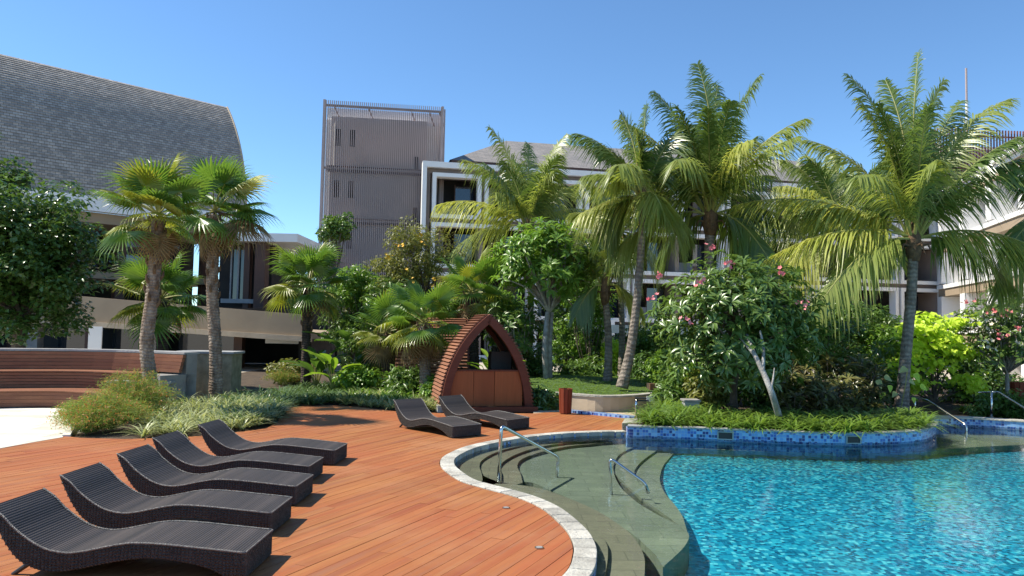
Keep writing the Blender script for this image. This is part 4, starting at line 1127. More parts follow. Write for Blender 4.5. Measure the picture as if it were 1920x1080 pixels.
rail('handrail', 'long steel handrail running down from beside the palm trunk to the water', [[bE, P(1812, 797, bE.y), P(1738, 750, 18.6), P(1706, 742, 19.5), ], [Vector((bE2.x, bE2.y, 0.1)), P(1715, 742, 19.5)]], 0.024)
bF = G(1859, 782, 0.15)
rail('handrail', 'steel handrail at the right edge, bending down out of the picture', [[bF, P(1859, 736, bF.y), ], [P(1835, 736, bF.y + 0.3), P(1872, 735, bF.y), P(1925, 768, bF.y - 1.5), P(1990, 800, bF.y - 2.2)]], 0.026)
bG = G(1867, 812, -0.40)
rail('handrail', 'short steel handrail dipping into the dark water at the right', [[bG, P(1866, 797, bG.y), P(1899, 829, bG.y - 0.6), P(1899, 840, bG.y - 0.6)]], 0.022)
bC = G(1197, 828, -0.3)
shp = thing('shower_post', 'steel curved post with two dark flat heads at the tiled wall end', 'shower post', bC)
MB().tube([bC, P(1197, 800, bC.y), P(1197, 790, bC.y), P(1193, 775, bC.y), P(1192, 760, bC.y), P(1194, 748, bC.y)], 0.026, 10).build('post', M['steel'], shp, smooth=True)
c = P(1200, 746, bC.y)
MB().box(c.x - 0.11, c.x + 0.13, c.y - 0.09, c.y + 0.09, c.z - 0.012, c.z + 0.012).build('head', M['black'], shp, bevel=0.004)
MB().box(c.x - 0.11, c.x + 0.20, c.y - 0.02, c.y + 0.12, c.z - 0.075, c.z - 0.05).build('head', M['black'], shp, bevel=0.004)
sgn = thing('sign_plate', 'small white plate on the cream lawn wall behind the shower post', 'sign', P(1220, 747, 19.2))
p = P(1219, 748, 19.6); MB().box(p.x - 0.10, p.x + 0.11, 19.58, 19.6, p.z - 0.07, p.z + 0.07).build('plate', M['white'], sgn)
MB().box(p.x + 0.0, p.x + 0.02, 19.6, 19.62, 0.0, p.z - 0.07).build('stake', M['steel'], sgn)

def make_bin(lab, c, w0, w1, h):
    t = thing('wooden_bin', lab, 'bin', c, group='slatted wooden bins')
    n = 10
    for k in range(n):
        a0_, a1_ = 2*math.pi*(k+0.06)/n, 2*math.pi*(k+0.94)/n
        v = []
        for z_, w_ in ((0.02, w0), (h, w1)):
            for rr in (w_, w_ - 0.03):
                for a in (a0_, a1_): v.append((c.x + rr*math.cos(a), c.y + rr*math.sin(a), c.z + z_))
        MB().add(v, [(0,1,5,4),(3,2,6,7),(1,3,7,5),(2,0,4,6),(4,5,7,6),(1,0,2,3)]).build('stave', M['binwood'], t)
    MB().tube([c + Vector((0,0,0.03)), c + Vector((0,0,h - 0.08))], [w0 - 0.035, w1 - 0.035], 14).build('liner', M['black'], t)
    return t
make_bin('reddish slatted wooden bin at the deck edge near the hut', G(1060, 776), 0.15, 0.175, 0.64)
make_bin('red wooden bin half hidden by plants at the right edge', P(1908, 742, 23) * 1.0 + Vector((0,0,-0.2)), 0.2, 0.22, 0.62)
c = G(1298, 783, 0.14)
cb = thing('concrete_box', 'grey concrete box standing among the strap leaves of the bed', 'concrete box', c)
MB().box(c.x - 0.17, c.x + 0.17, c.y, c.y + 0.34, c.z - 0.05, c.z + 0.36).build('body', M['cap'], cb, bevel=0.012)
MB().box(c.x - 0.20, c.x + 0.20, c.y - 0.03, c.y + 0.37, c.z + 0.362, c.z + 0.41).build('lid', M['concrete'], cb, bevel=0.008)
c = G(1248, 741, 0.3)
wbx = thing('timber_planter', 'low reddish timber planter box at the edge of the lawn', 'planter', c)
for k in range(3):
    MB().box(c.x - 0.45, c.x + 0.5, c.y, c.y + 0.05, c.z + k*0.11, c.z + k*0.11 + 0.104).build('board', M['bench'], wbx)
MB().box(c.x - 0.44, c.x + 0.49, c.y + 0.051, c.y + 0.6, c.z - 0.2, c.z + 0.3).build('core', M['soil'], wbx)

# ================================================================== VEGETATION
def strips(paths, widths, sides):
    """paths (n,k,3), widths (n,k), sides (n,k,3) -> verts, quads"""
    n, k, _ = paths.shape
    a = paths - sides * widths[..., None] * 0.5; b = paths + sides * widths[..., None] * 0.5
    V = np.stack([a, b], axis=2).reshape(-1, 3)
    base = (np.arange(n) * k * 2)[:, None] + (np.arange(k - 1) * 2)[None, :]
    base = base.reshape(-1)
    return V, np.stack([base, base + 1, base + 3, base + 2], axis=1)

def frond_mesh(base, tip, arch, nl, lmax, droop, seed, wid=0.042, mid=None):
    """coconut frond: returns (rachis MB, leaflet verts, faces)"""
    g = np.random.default_rng(seed)
    base = np.array(base, float); tip = np.array(tip, float)
    L = np.linalg.norm(tip - base)
    oo = tip - base; oo[2] = 0; oo = oo / (np.linalg.norm(oo) + 1e-6); st_ = (tip[2] - base[2]) / L
    ctrl = (base + tip) / 2 + np.array([0, 0, (arch * 1.15 + 0.05) * L]) - oo * 0.13 * L * max(0, st_)
    if mid is not None: ctrl = 2 * np.array(mid, float) - (base + tip) / 2
    ts = np.linspace(0, 1, 16)
    path = ((1-ts)**2)[:,None]*base + (2*ts*(1-ts))[:,None]*ctrl + (ts**2)[:,None]*tip
    mb = MB(); mb.tube([tuple(p) for p in path], [0.035 * (1 - t) + 0.005 for t in ts], 5)
    t = np.linspace(0.14, 0.995, nl); t = np.concatenate([t, t + g.uniform(-0.003, 0.003, nl)]); t = np.clip(t, 0.1, 1)
    sd = np.concatenate([np.ones(nl), -np.ones(nl)])
    p = ((1-t)**2)[:,None]*base + (2*t*(1-t))[:,None]*ctrl + (t**2)[:,None]*tip
    tg = unit(2*(1-t)[:,None]*(ctrl-base) + 2*t[:,None]*(tip-ctrl))
    o = tip - base; o[2] = 0; o = o / (np.linalg.norm(o) + 1e-6)
    vert = np.abs(tg[:, 2:3]); tw_ = g.choice([-1, 1]) * g.uniform(0.35, 1.0)
    nrm = np.array([0,0,1.0]) - o * 0.25 + np.array([-o[1], o[0], 0]) * tw_ * vert ** 1.5; nrm = unit(nrm - tg * np.sum(nrm * tg, axis=1, keepdims=True))
    side = np.cross(tg, nrm) * sd[:, None]
    # leaf width along the frond: short at the stalk, longest at the middle, short at the tip
    ln = lmax * np.clip(0.55 + 1.6 * t - 1.9 * t**2, 0.18, 1.0) * g.uniform(0.88, 1.1, 2*nl)
    fwd = 0.50 + 0.75 * t + g.uniform(-0.12, 0.18, 2*nl)
    di = unit(side * g.uniform(0.75, 1.0, 2*nl)[:,None] + tg * fwd[:,None] + nrm * g.uniform(-0.05, 0.40, 2*nl)[:,None])
    k = 4; ss = np.linspace(0, 1, k)
    dz = np.array([0, 0, -1.0])
    dr = (droop + 0.18) * g.uniform(0.6, 1.5, 2*nl)
    P_ = p[:,None,:] + ln[:,None,None] * (di[:,None,:] * ss[None,:,None] + dz * (dr[:,None] * ss[None,:]**1.8)[..., None])
    W_ = wid * np.array([0.7, 1.0, 0.75, 0.05])[None,:] * np.ones((2*nl,1)) * g.uniform(0.8, 1.15, 2*nl)[:,None]
    seg = unit(np.gradient(P_, axis=1))
    S_ = unit(np.cross(seg, np.broadcast_to(nrm[:,None,:], seg.shape)))
    V, F = strips(P_, W_, S_)
    return mb, V, F

def bark_rings(path, r0, r1, n=12, ring=0.12, amp=0.035, flare=1.35):
    path = smooth_path([Vector(p) for p in path], 10); s = arclen(path); L = s[-1]; N = max(12, int(L / ring * 2))
    pts = []; rad = []
    for i in range(N + 1):
        d_ = L * i / N; p, _ = at_len(path, s, d_); pts.append(p)
        t = d_ / L; r = r0 + (r1 - r0) * t; r *= 1 + (flare - 1) * math.exp(-t * 9)
        rad.append(r * (1 + (amp * random.uniform(0.2, 1.0) if i % 2 else -amp * 0.4) + random.uniform(-0.035, 0.035)))
    return pts, rad

def coconut(label, base, crown_px, D, trunk_mid, fronds, r=(0.19, 0.13), seed=1, lmax=0.85, nuts=False, lean=None, nl=46, mats=('coco', 'cocom', 'cocoy')):
    """fronds: (tip px, tip py, depth offset of tip, arch, tone 0/1/2, droop)"""
    cr = P(*crown_px, D)
    t = thing('coconut_palm', label, 'palm tree', base, group='coconut palms')
    path = [base] + trunk_mid + [cr - Vector((0,0,0.25))]
    pts, rad = bark_rings(path, r[0], r[1])
    MB().tube(pts, rad, 12).build('trunk', M['cocotrunk'], t, smooth=True)
    MB().tube([cr - Vector((0,0,0.55)), cr - Vector((0,0,0.25)), cr + Vector((0,0,0.1)), cr + Vector((0,0,0.5))], [r[1]*1.05, r[1]*1.6, r[1]*1.5, r[1]*0.5], 12).build('fibre_sheath', M['husk'], t, smooth=True)
    items = [(P(px, py, D + dd), arch, tone, droop) for px, py, dd, arch, tone, droop in fronds]
    g9 = random.Random(seed * 13); Lm = sorted((it[0] - cr).length for it in items)[len(items)//2]
    for k in range({1: 4, 2: 5, 3: 4, 4: 3, 5: 3, 6: 2, 7: 4}.get(seed, 5)):
        az = k * 2.4 + seed; el = R(72 - 10.5 * k + g9.uniform(-6, 6)); Lk = Lm * g9.uniform(0.85, 1.05)
        items.append((cr + Vector((math.cos(az)*math.cos(el), math.sin(az)*math.cos(el), math.sin(el))) * Lk, 0.06 + 0.022 * k, g9.choice([0, 0, 1]), 0.45 + 0.05 * k))
    for i, (tip, arch, tone, droop) in enumerate(items):
        o = (tip - cr); o.z = 0; o = o.normalized() if o.length > 0.01 else Vector((0,0,0))
        b0_ = cr + o * 0.12 + Vector((0,0,0.05 + 0.02 * (i % 5)))
        LL = (tip - b0_).length
        mb, V, F = frond_mesh(b0_, tip, arch, int(nl * 2.0), 1.22 * lmax * min(1.0, LL / 2.6 + 0.2), droop, seed * 100 + i)
        f = mb.build('frond', M['rachis'], t)
        np_mesh('leaflets', V, [F], M[mats[tone]], f)['kind'] = 'stuff'
    # hanging dry stubs under the crown
    for k in range(5):
        a = 2*math.pi*k/5 + seed
        MB().tube([cr + Vector((0.1*math.cos(a), 0.1*math.sin(a), -0.15)), cr + Vector((0.35*math.cos(a), 0.35*math.sin(a), -0.1)), cr + Vector((0.5*math.cos(a), 0.5*math.sin(a), -0.4))], [0.04,0.03,0.012], 6).build('dry_stalk', M['husk'], t)
    return t

# nearest coconut palm on the planted bed
b = G(1690, 772, 0.14)
coconut('tall coconut palm with dark ringed trunk rising from the planted bed', b, (1713, 452), b.y, [P(1697, 680, b.y), P(1708, 560, b.y)], [
    (1722, 98, 0.5, -0.02, 0, 0.35), (1590, 140, 0.6, 0.10, 0, 0.45), (1648, 195, -0.6, 0.05, 0, 0.5), (1800, 190, 0.8, 0.06, 0, 0.45),
    (1893, 185, -0.4, 0.20, 1, 0.55), (1945, 290, -0.9, 0.16, 0, 0.85), (1950, 468, -1.0, 0.17, 2, 1.0), (1905, 545, 0.4, 0.20, 0, 0.8),
    (1490, 405, 0.7, 0.22, 1, 0.8), (1432, 490, -0.5, 0.14, 2, 0.8), (1528, 585, -1.3, 0.20, 1, 0.75), (1376, 385, 1.0, 0.16, 2, 0.75),
    (1512, 262, 0.9, 0.16, 1, 0.6), (1610, 330, -1.8, 0.28, 1, 0.7), (1760, 300, -2.0, 0.25, 1, 0.7), (1770, 150, -0.3, 0.05, 0, 0.4),
    (1835, 360, 1.6, 0.22, 0, 0.7), (1690, 240, 1.6, 0.12, 0, 0.5), (1640, 520, 1.2, 0.30, 0, 0.7), (1660, 150, 1.0, 0.03, 0, 0.4), (1830, 240, 1.2, 0.12, 0, 0.5), (1740, 200, -1.4, 0.08, 0, 0.45)], r=(0.15, 0.125), seed=1, lmax=0.95, nl=52)
# second, tallest in the middle
c2 = P(1345, 745, 22)
coconut('coconut palm with the highest green crown left of centre right, behind the pink flowering tree', Vector((c2.x, 22, 0.1)), (1332, 408), 22, [P(1340, 620, 22), P(1330, 500, 22)], [
    (1308, 120, 0.3, -0.01, 0, 0.4), (1425, 142, 0.3, 0.07, 0, 0.5), (1228, 172, 0.4, 0.07, 0, 0.5), (1510, 222, -0.6, 0.14, 1, 0.6),
    (1412, 262, -2.2, 0.30, 2, 0.8), (1090, 400, -0.7, 0.20, 2, 0.9), (1160, 225, 0.8, 0.12, 1, 0.6), (1488, 420, 0.8, 0.18, 0, 0.8),
    (1170, 330, 1.4, 0.20, 1, 0.7), (1270, 300, -2.5, 0.28, 1, 0.7), (1370, 190, -1.2, 0.08, 0, 0.5), (1270, 200, -1.3, 0.08, 0, 0.5),
    (1450, 330, 1.6, 0.16, 0, 0.7), (1150, 478, -0.2, 0.22, 1, 0.9), (1460, 520, -1.0, 0.26, 0, 0.9), (1345, 160, 1.6, 0.05, 0, 0.4), (1240, 480, 1.2, 0.3, 0, 0.8), (1400, 500, 1.5, 0.3, 0, 0.8)], r=(0.16, 0.14), seed=2, lmax=1.0, nl=50)
c3 = P(990, 690, 31)
coconut('coconut palm with pale drooping fronds in front of the white framed windows', Vector((c3.x, 31, 0)), (990, 432), 31, [P(995, 560, 31)], [
    (918, 238, 0.3, 0.06, 1, 0.5), (818, 385, -0.8, 0.22, 2, 0.9), (1062, 252, 0.2, 0.05, 1, 0.6), (1085, 345, 0.4, 0.18, 1, 0.8), (868, 300, 0.8, 0.18, 1, 0.7),
    (990, 270, 1.0, 0.05, 0, 0.5), (1090, 440, -0.5, 0.25, 1, 0.9), (850, 470, 0.8, 0.24, 1, 0.9), (1040, 320, -1.5, 0.2, 1, 0.7), (930, 360, -1.8, 0.25, 1, 0.8), (1010, 480, -2, 0.3, 2, 0.9), (960, 300, 1.8, 0.1, 0, 0.5), (1120, 400, 1.2, 0.2, 0, 0.8)], r=(0.15, 0.12), seed=3, lmax=1.15, nl=46)
b4 = G(1166, 727, LZ + 0.1)
coconut('leaning coconut palm on the lawn with slender pale trunk', b4, (1205, 372), b4.y, [P(1185, 640, b4.y), P(1200, 500, b4.y)], [
    (1212, 198, 0.3, 0.0, 0, 0.35), (1165, 215, 0.5, 0.02, 0, 0.35), (1078, 250, 0.3, 0.18, 0, 0.6), (1095, 330, -0.6, 0.18, 1, 0.8), (1300, 290, 0.6, 0.16, 0, 0.6),
    (1130, 440, 0.2, 0.25, 0, 0.9), (1290, 440, 0.4, 0.25, 1, 0.9), (1160, 310, -1.8, 0.25, 1, 0.7), (1245, 300, 1.5, 0.12, 0, 0.5), (1130, 280, 1.5, 0.15, 0, 0.6), (1250, 420, -1.8, 0.3, 1, 0.8), (1090, 420, 1.5, 0.2, 1, 0.9)], r=(0.135, 0.095), seed=4, lmax=1.0, nl=46)
b5 = P(1165, 712, 28)
coconut('slim coconut palm with spotted trunk just behind the leaning one', Vector((b5.x, 28, LZ)), (1160, 440), 28, [P(1166, 600, 28)], [
    (1070, 400, 0.3, 0.2, 1, 0.8), (1250, 400, 0.4, 0.2, 0, 0.8), (1090, 500, -0.4, 0.2, 0, 0.9), (1235, 500, 0.6, 0.25, 2, 0.9), (1165, 330, 0.6, 0.02, 0, 0.5), (1110, 360, 1.2, 0.1, 0, 0.6), (1215, 350, -1, 0.12, 1, 0.6), (1130, 540, -1.2, 0.3, 0, 0.9), (1200, 540, 1.2, 0.3, 1, 0.9)], r=(0.12, 0.09), seed=5, lmax=0.9, nl=40)
b6 = G(1139, 722, LZ)
coconut('short coconut palm with dark shaded crown left of the leaning one', b6, (1135, 540), b6.y, [P(1141, 640, b6.y)], [
    (1060, 470, 0.3, 0.2, 0, 0.8), (1210, 470, 0.5, 0.2, 0, 0.8), (1080, 590, -0.3, 0.3, 0, 0.9), (1200, 590, -0.4, 0.3, 2, 0.9), (1130, 430, 0.8, 0.03, 0, 0.5), (1090, 450, 1.3, 0.1, 0, 0.6), (1180, 440, -1.0, 0.1, 0, 0.6)], r=(0.13, 0.10), seed=6, lmax=0.8, nl=38)
b7 = P(1590, 740, 27)
coconut('coconut palm half hidden behind the tall ringed one, crown mostly yellow green', Vector((b7.x, 27, 0)), (1580, 430), 27, [P(1592, 600, 27)], [
    (1470, 300, 0.3, 0.14, 1, 0.7), (1420, 420, 0.5, 0.2, 1, 0.9), (1560, 290, 0.8, 0.05, 1, 0.6), (1650, 310, 0.6, 0.12, 0, 0.7), (1450, 350, -1.2, 0.2, 2, 0.8), (1480, 520, -0.5, 0.25, 2, 0.9), (1680, 480, 0.3, 0.25, 1, 0.9), (1520, 380, -2, 0.25, 1, 0.8), (1600, 540, 0.5, 0.3, 1, 0.9), (1510, 290, 1.6, 0.1, 1, 0.6), (1400, 480, 1.2, 0.25, 1, 0.9)], r=(0.18, 0.14), seed=7, lmax=1.1, nl=44)
b8 = P(1985, 760, 20)
coconut('coconut palm standing just outside the right edge with fronds hanging in', Vector((b8.x, 20, 0)), (2010, 400), 20, [P(1995, 600, 20)], [
    (1890, 470, -0.6, 0.25, 0, 0.9), (1870, 560, 0.6, 0.3, 1, 0.9), (1900, 330, 0.5, 0.15, 0, 0.7), (1930, 260, 0.5, 0.1, 0, 0.6), (2100, 300, 0.5, 0.15, 0, 0.7), (2120, 450, 0.2, 0.2, 0, 0.8)], r=(0.18, 0.14), seed=8, lmax=0.9, nl=44)

# ---- fan palms
def fan_leaf(seed, nseg=30, spread=R(285), droop=0.25, R_=1.0, split=0.55, pet=0.9):
    """petiole along +X from the origin, blade in XY, upper side +Z"""
    g = np.random.default_rng(seed)
    mb = MB(); mb.tube([(0,0,0), (pet*0.5, 0, 0.04*pet), (pet, 0, 0)], [0.026, 0.02, 0.014], 5)
    an = np.linspace(-spread/2, spread/2, nseg)
    rad = R_ * (0.72 + 0.28 * np.cos(an * 0.62)) * g.uniform(0.93, 1.05, nseg)
    da = spread / (nseg - 1)
    V = []; Q = []; T = []
    for i, a in enumerate(an):
        c, s = math.cos(a), math.sin(a); r = rad[i]
        def pt(rr, off, z): 
            return (pet + rr*c - off*s, rr*s + off*c, z)
        w1 = math.tan(da/2) * r * split
        zc = lambda f: -droop * r * f**2.2 + 0.05*r*f
        pl = 0.018 * R_
        b_ = len(V)
        V += [pt(0, 0, 0), pt(r*split, -w1*1.02, zc(split) - pl), pt(r*split, w1*1.02, zc(split) - pl), pt(r*split*0.98, 0, zc(split) + pl),
              pt(r*0.8, -w1*0.42, zc(0.8)), pt(r*0.8, w1*0.42, zc(0.8)), pt(r, g.uniform(-0.03, 0.03)*r, zc(1.0) - g.uniform(0.0, 0.26)*r)]
        T += [(b_, b_+1, b_+3), (b_, b_+3, b_+2), (b_+4, b_+6, b_+5), (b_+1, b_+4, b_+3), (b_+3, b_+4, b_+5), (b_+3, b_+5, b_+2)]
    return mb, np.array(V), np.array(T)
FANV = {}
def fan_variant(kind, v):
    key = (kind, v)
    if key not in FANV:
        mb, V, T = fan_leaf(50 + v * 7 + (0 if kind == 'g' else 300), droop={'g': 0.14 + 0.07 * v, 'd': 0.55, 'y': 0.36}[kind], split={'g': 0.52, 'd': 0.38, 'y': 0.46}[kind], spread=R(235 + 18 * v))
        me1 = bpy.data.meshes.new('leaf'); me1.from_pydata(mb.v, [], mb.f)
        me2 = bpy.data.meshes.new('blade'); me2.from_pydata([tuple(x) for x in V], [], [tuple(x) for x in T])
        FANV[key] = (me1, me2)
    return FANV[key]
MESHM = {}
def with_mat(me, mt):
    k = (me.name, mt.name)
    if k not in MESHM:
        m2 = me.copy(); m2.materials.clear(); m2.materials.append(mt); MESHM[k] = m2
    return MESHM[k]
def fan_palm(label, path, crown, size, n, seed, trunk=(0.15, 0.13), bark='fantrunk', dead=6, extra=(), emin=-35, emax=82, ytone=0.25):
    g = random.Random(seed)
    t = thing('fan_palm', label, 'palm tree', path[0], group='fan palms')
    pts, rad = bark_rings(path + [crown - Vector((0,0,0.1))], trunk[0], trunk[1], ring=0.09, amp=0.07, flare=1.25)
    MB().tube(pts, rad, 12).build('trunk', M[bark], t, smooth=True)
    # old leaf bases up the top of the trunk
    Lp = len(pts); 
    for k in range(26):
        i = int(Lp * (0.55 + 0.44 * k / 26)); p = pts[min(i, Lp-1)]; a = k * 2.4; r = rad[min(i, Lp-1)]
        d_ = Vector((math.cos(a), math.sin(a), 0))
        MB().tube([p + d_*r*0.8, p + d_*(r*1.25) + Vector((0,0,0.09)), p + d_*(r*1.35) + Vector((0,0,0.2))], [0.05, 0.04, 0.015], 5).build('leaf_base', M['husk'], t)
    specs = []
    for i in range(n):
        f = (i + 0.5) / n; el = emax - (emax - emin) * f**0.85 + g.uniform(-8, 8)
        specs.append((i * 137.5 + g.uniform(-14, 14), el, size * g.uniform(0.72, 1.15), 'g' if el > 5 else 'y', None))
    for i in range(dead):
        specs.append((i * 360/dead + g.uniform(-20, 20), -60 + g.uniform(-14, 14), size * g.uniform(0.75, 0.95), 'd', 'fandry'))
    for e in extra: specs.append(e)
    for az, el, sz, kind, mt in specs:
        m1, m2 = fan_variant(kind, g.randrange(4))
        if mt is None:
            mt = 'fan' if g.random() > ytone * (1.6 if el < 15 else 0.6) else 'fany'
        d_ = Vector((math.cos(R(az))*math.cos(R(el)), math.sin(R(az))*math.cos(R(el)), math.sin(R(el))))
        upv = Vector((0,0,1)) - Vector((math.cos(R(az)), math.sin(R(az)), 0)) * (0.15 + 0.6*max(0, math.sin(R(el))))
        y_ = upv.cross(d_).normalized(); z_ = d_.cross(y_)
        tw = R(g.uniform(-22, 22)); y2 = y_*math.cos(tw) + z_*math.sin(tw); z2 = d_.cross(y2)
        mt4 = Matrix.Identity(4)
        for r_ in range(3): mt4[r_][0], mt4[r_][1], mt4[r_][2] = d_[r_]*sz, y2[r_]*sz, z2[r_]*sz
        loc = crown - t.location
        for r_ in range(3): mt4[r_][3] = loc[r_] + d_[r_]*0.05
        o = bpy.data.objects.new('leaf', with_mat(m1, M['rachis'] if mt != 'fandry' else M['husk'])); COL.objects.link(o); o.parent = t; o.matrix_local = mt4
        b_ = bpy.data.objects.new('blade', with_mat(m2, M[mt])); COL.objects.link(b_); b_.parent = o
    return t
b = G(290, 778); D_ = b.y
fan_palm('fan palm with leaning bare trunk among the orange feathery bush', [b, P(280, 700, D_), P(275, 640, D_), P(287, 540, D_)], P(297, 402, D_), 0.76, 22, 11, (0.155, 0.14), dead=4,
    extra=[(100, 80, 0.78, 'g', 'fany'), (-100, 50, 0.8, 'g', 'fany'), (178, 25, 0.8, 'g', 'fany'), (-60, 8, 0.75, 'g', 'fany')])
b = G(405, 753); D_ = b.y
fan_palm('fan palm with straight trunk by the stone pier, with a pale drooping leaf', [b, P(404, 650, D_), P(398, 540, D_)], P(402, 396, D_), 0.88, 20, 12, (0.165, 0.15), dead=5,
    extra=[(0, 42, 1.0, 'y', 'fanpale'), (-20, 35, 0.95, 'y', 'fanpale'), (140, 72, 0.95, 'g', 'fan'), (-8, 2, 1.0, 'd', 'fan'), (12, -15, 1.0, 'd', 'fandry'), (-15, -25, 0.95, 'd', 'fandry')])
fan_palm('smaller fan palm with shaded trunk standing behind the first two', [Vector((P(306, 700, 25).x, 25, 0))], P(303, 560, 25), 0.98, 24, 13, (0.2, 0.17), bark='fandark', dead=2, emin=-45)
b = G(573, 727); D_ = b.y
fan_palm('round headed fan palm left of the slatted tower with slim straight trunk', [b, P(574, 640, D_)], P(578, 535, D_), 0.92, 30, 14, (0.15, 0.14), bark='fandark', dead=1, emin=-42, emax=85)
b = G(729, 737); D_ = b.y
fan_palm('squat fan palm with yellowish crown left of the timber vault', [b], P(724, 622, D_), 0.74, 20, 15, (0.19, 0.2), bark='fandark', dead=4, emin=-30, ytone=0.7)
b = G(798, 752); D_ = b.y
fan_palm('small fan palm with rough trunk just left of the arched hut', [b], P(796, 606, D_), 0.80, 22, 16, (0.16, 0.17), dead=5, emin=-40, ytone=0.4)
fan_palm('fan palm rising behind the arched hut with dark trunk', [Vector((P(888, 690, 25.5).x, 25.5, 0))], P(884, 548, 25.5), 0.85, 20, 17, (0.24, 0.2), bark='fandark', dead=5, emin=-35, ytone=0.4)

# ---- broad leaved trees
def leaf_arrays(C, N_, D2, ln, wd, fold=0.18, curl=0.15):
    """centres, normals, directions -> folded 6-vertex leaves"""
    n = len(C); S_ = unit(np.cross(N_, D2))
    ln = np.broadcast_to(ln, (n,))[:,None]; wd = np.broadcast_to(wd, (n,))[:,None]
    p0 = C; pm = C + D2*ln*0.5 - N_*ln*0.0; pt = C + D2*ln - N_*ln*curl
    l_ = C + D2*ln*0.55 - S_*wd*0.5 + N_*wd*fold; r_ = C + D2*ln*0.55 + S_*wd*0.5 + N_*wd*fold
    V = np.stack([p0, l_, pt, r_, pm], axis=1).reshape(-1, 3)
    b = np.arange(n) * 5
    F = np.concatenate([np.stack([b, b+4, b+1], 1), np.stack([b+1, b+4, b+2], 1), np.stack([b, b+3, b+4], 1), np.stack([b+4, b+3, b+2], 1)])
    return V, F
def clump_leaves(centres, radii, per, ln, wd, g, upb=0.6, droop=0.25, shell=0.55, outc=None):
    """many leaves filling clumps, denser towards each clump's skin"""
    centres = np.asarray(centres, float); k = len(centres)
    idx = np.repeat(np.arange(k), per); n = len(idx)
    u = unit(g.normal(size=(n, 3))); rr = np.asarray(radii)[idx] * (shell + (1 - shell) * g.random(n)) ** 0.8
    u2 = u * np.array([1, 1, 0.75])
    C = centres[idx] + u2 * rr[:, None]
    N_ = unit(u * 0.55 + np.array([0, 0, upb]) + g.normal(size=(n, 3)) * 0.4)
    D2 = unit(g.normal(size=(n, 3)) + u * 0.9 + np.array([0, 0, -droop])); D2 = unit(D2 - N_ * np.sum(D2 * N_, 1, keepdims=True))
    return leaf_arrays(C, N_, D2, ln * g.uniform(0.75, 1.2, n), wd * g.uniform(0.8, 1.15, n))
def rosettes(tips, dirs, per, ln, wd, g, tilt=0.5):
    k = len(tips); idx = np.repeat(np.arange(k), per); n = len(idx)
    ax_ = unit(dirs)[idx]
    rand = unit(g.normal(size=(n, 3))); rad = unit(rand - ax_ * np.sum(rand * ax_, 1, keepdims=True))
    el = g.uniform(-0.25, 0.9, n)
    D2 = unit(rad + ax_ * el[:, None] + np.array([0, 0, -0.12])); N_ = unit(ax_ - rad * el[:, None] * 0.8 + g.normal(size=(n, 3)) * 0.15)
    N_ = unit(N_ - D2 * np.sum(N_ * D2, 1, keepdims=True))
    C = tips[idx] + ax_ * g.uniform(-0.08, 0.03, n)[:, None] * ln + rad * 0.02
    return leaf_arrays(C, N_, D2, ln * g.uniform(0.7, 1.15, n), wd * g.uniform(0.8, 1.1, n), curl=0.22)
def in_ellipsoid(n, c, r, g, shell=0.45, zmin=-1.0):
    out = []
    while len(out) < n:
        u = g.normal(size=3); u /= np.linalg.norm(u)
        if u[2] < zmin: continue
        rr = (shell + (1 - shell) * g.random()) ; out.append(np.array(c) + u * rr * np.array(r))
    return np.array(out)
def limb(mb, a, b, r0, r1, g, sag=0.12):
    a = Vector(a); b = Vector(b); L = (b - a).length
    m_ = a.lerp(b, 0.5) + Vector((g.uniform(-1,1), g.uniform(-1,1), g.uniform(-0.3,1))) * L * sag
    pts = smooth_path([a, m_, b], 4); mb.tube(pts, [r0 + (r1 - r0) * i / (len(pts)-1) for i in range(len(pts))], 6, caps=False)
def tree(name, label, cat, base, crown, rad, nclump, clr, per, leaf, mats, seed, trunk=0.1, bark='bark', shell=0.4, group=None, zmin=-0.8, fork=None, kind='clump', upb=0.6, ntr=1, nb=14):
    g = np.random.default_rng(seed)
    t = thing(name, label, cat, base, group=group)
    cc = in_ellipsoid(nclump, crown, rad, g, shell, zmin)
    fk = Vector(fork) if fork is not None else Vector(base).lerp(Vector(crown), 0.55)
    mb = MB()
    for q_ in range(ntr):
        off_ = Vector((g.uniform(-1,1), g.uniform(-1,1), 0)) * (0.12 * (ntr > 1))
        limb(mb, Vector(base) + off_, fk + off_ * 1.5, trunk * 1.15, trunk * 0.8, g, 0.06)
    mb.build('trunk', M[bark], t, smooth=True)
    mb = MB()
    for i in g.permutation(nclump)[:nb]:
        limb(mb, fk, cc[i], trunk * 0.5, 0.012, g)
    mb.build('branches', M[bark], t, smooth=True)
    ln, wd = leaf
    if kind == 'clump':
        V, F = clump_leaves(cc, clr * g.uniform(0.7, 1.25, nclump), per, ln, wd, g, upb=upb)
    else:
        dirs = unit((cc - np.array(crown)) / np.array(rad) + np.array([0, 0, 0.9]))
        V, F = rosettes(cc, dirs, per, ln, wd, g)
    if isinstance(mats, str):
        np_mesh('crown', V, [F], M[mats], t)
    else:
        np_mesh('crown', V, [F], M[mats[0]], t)
    return t, cc
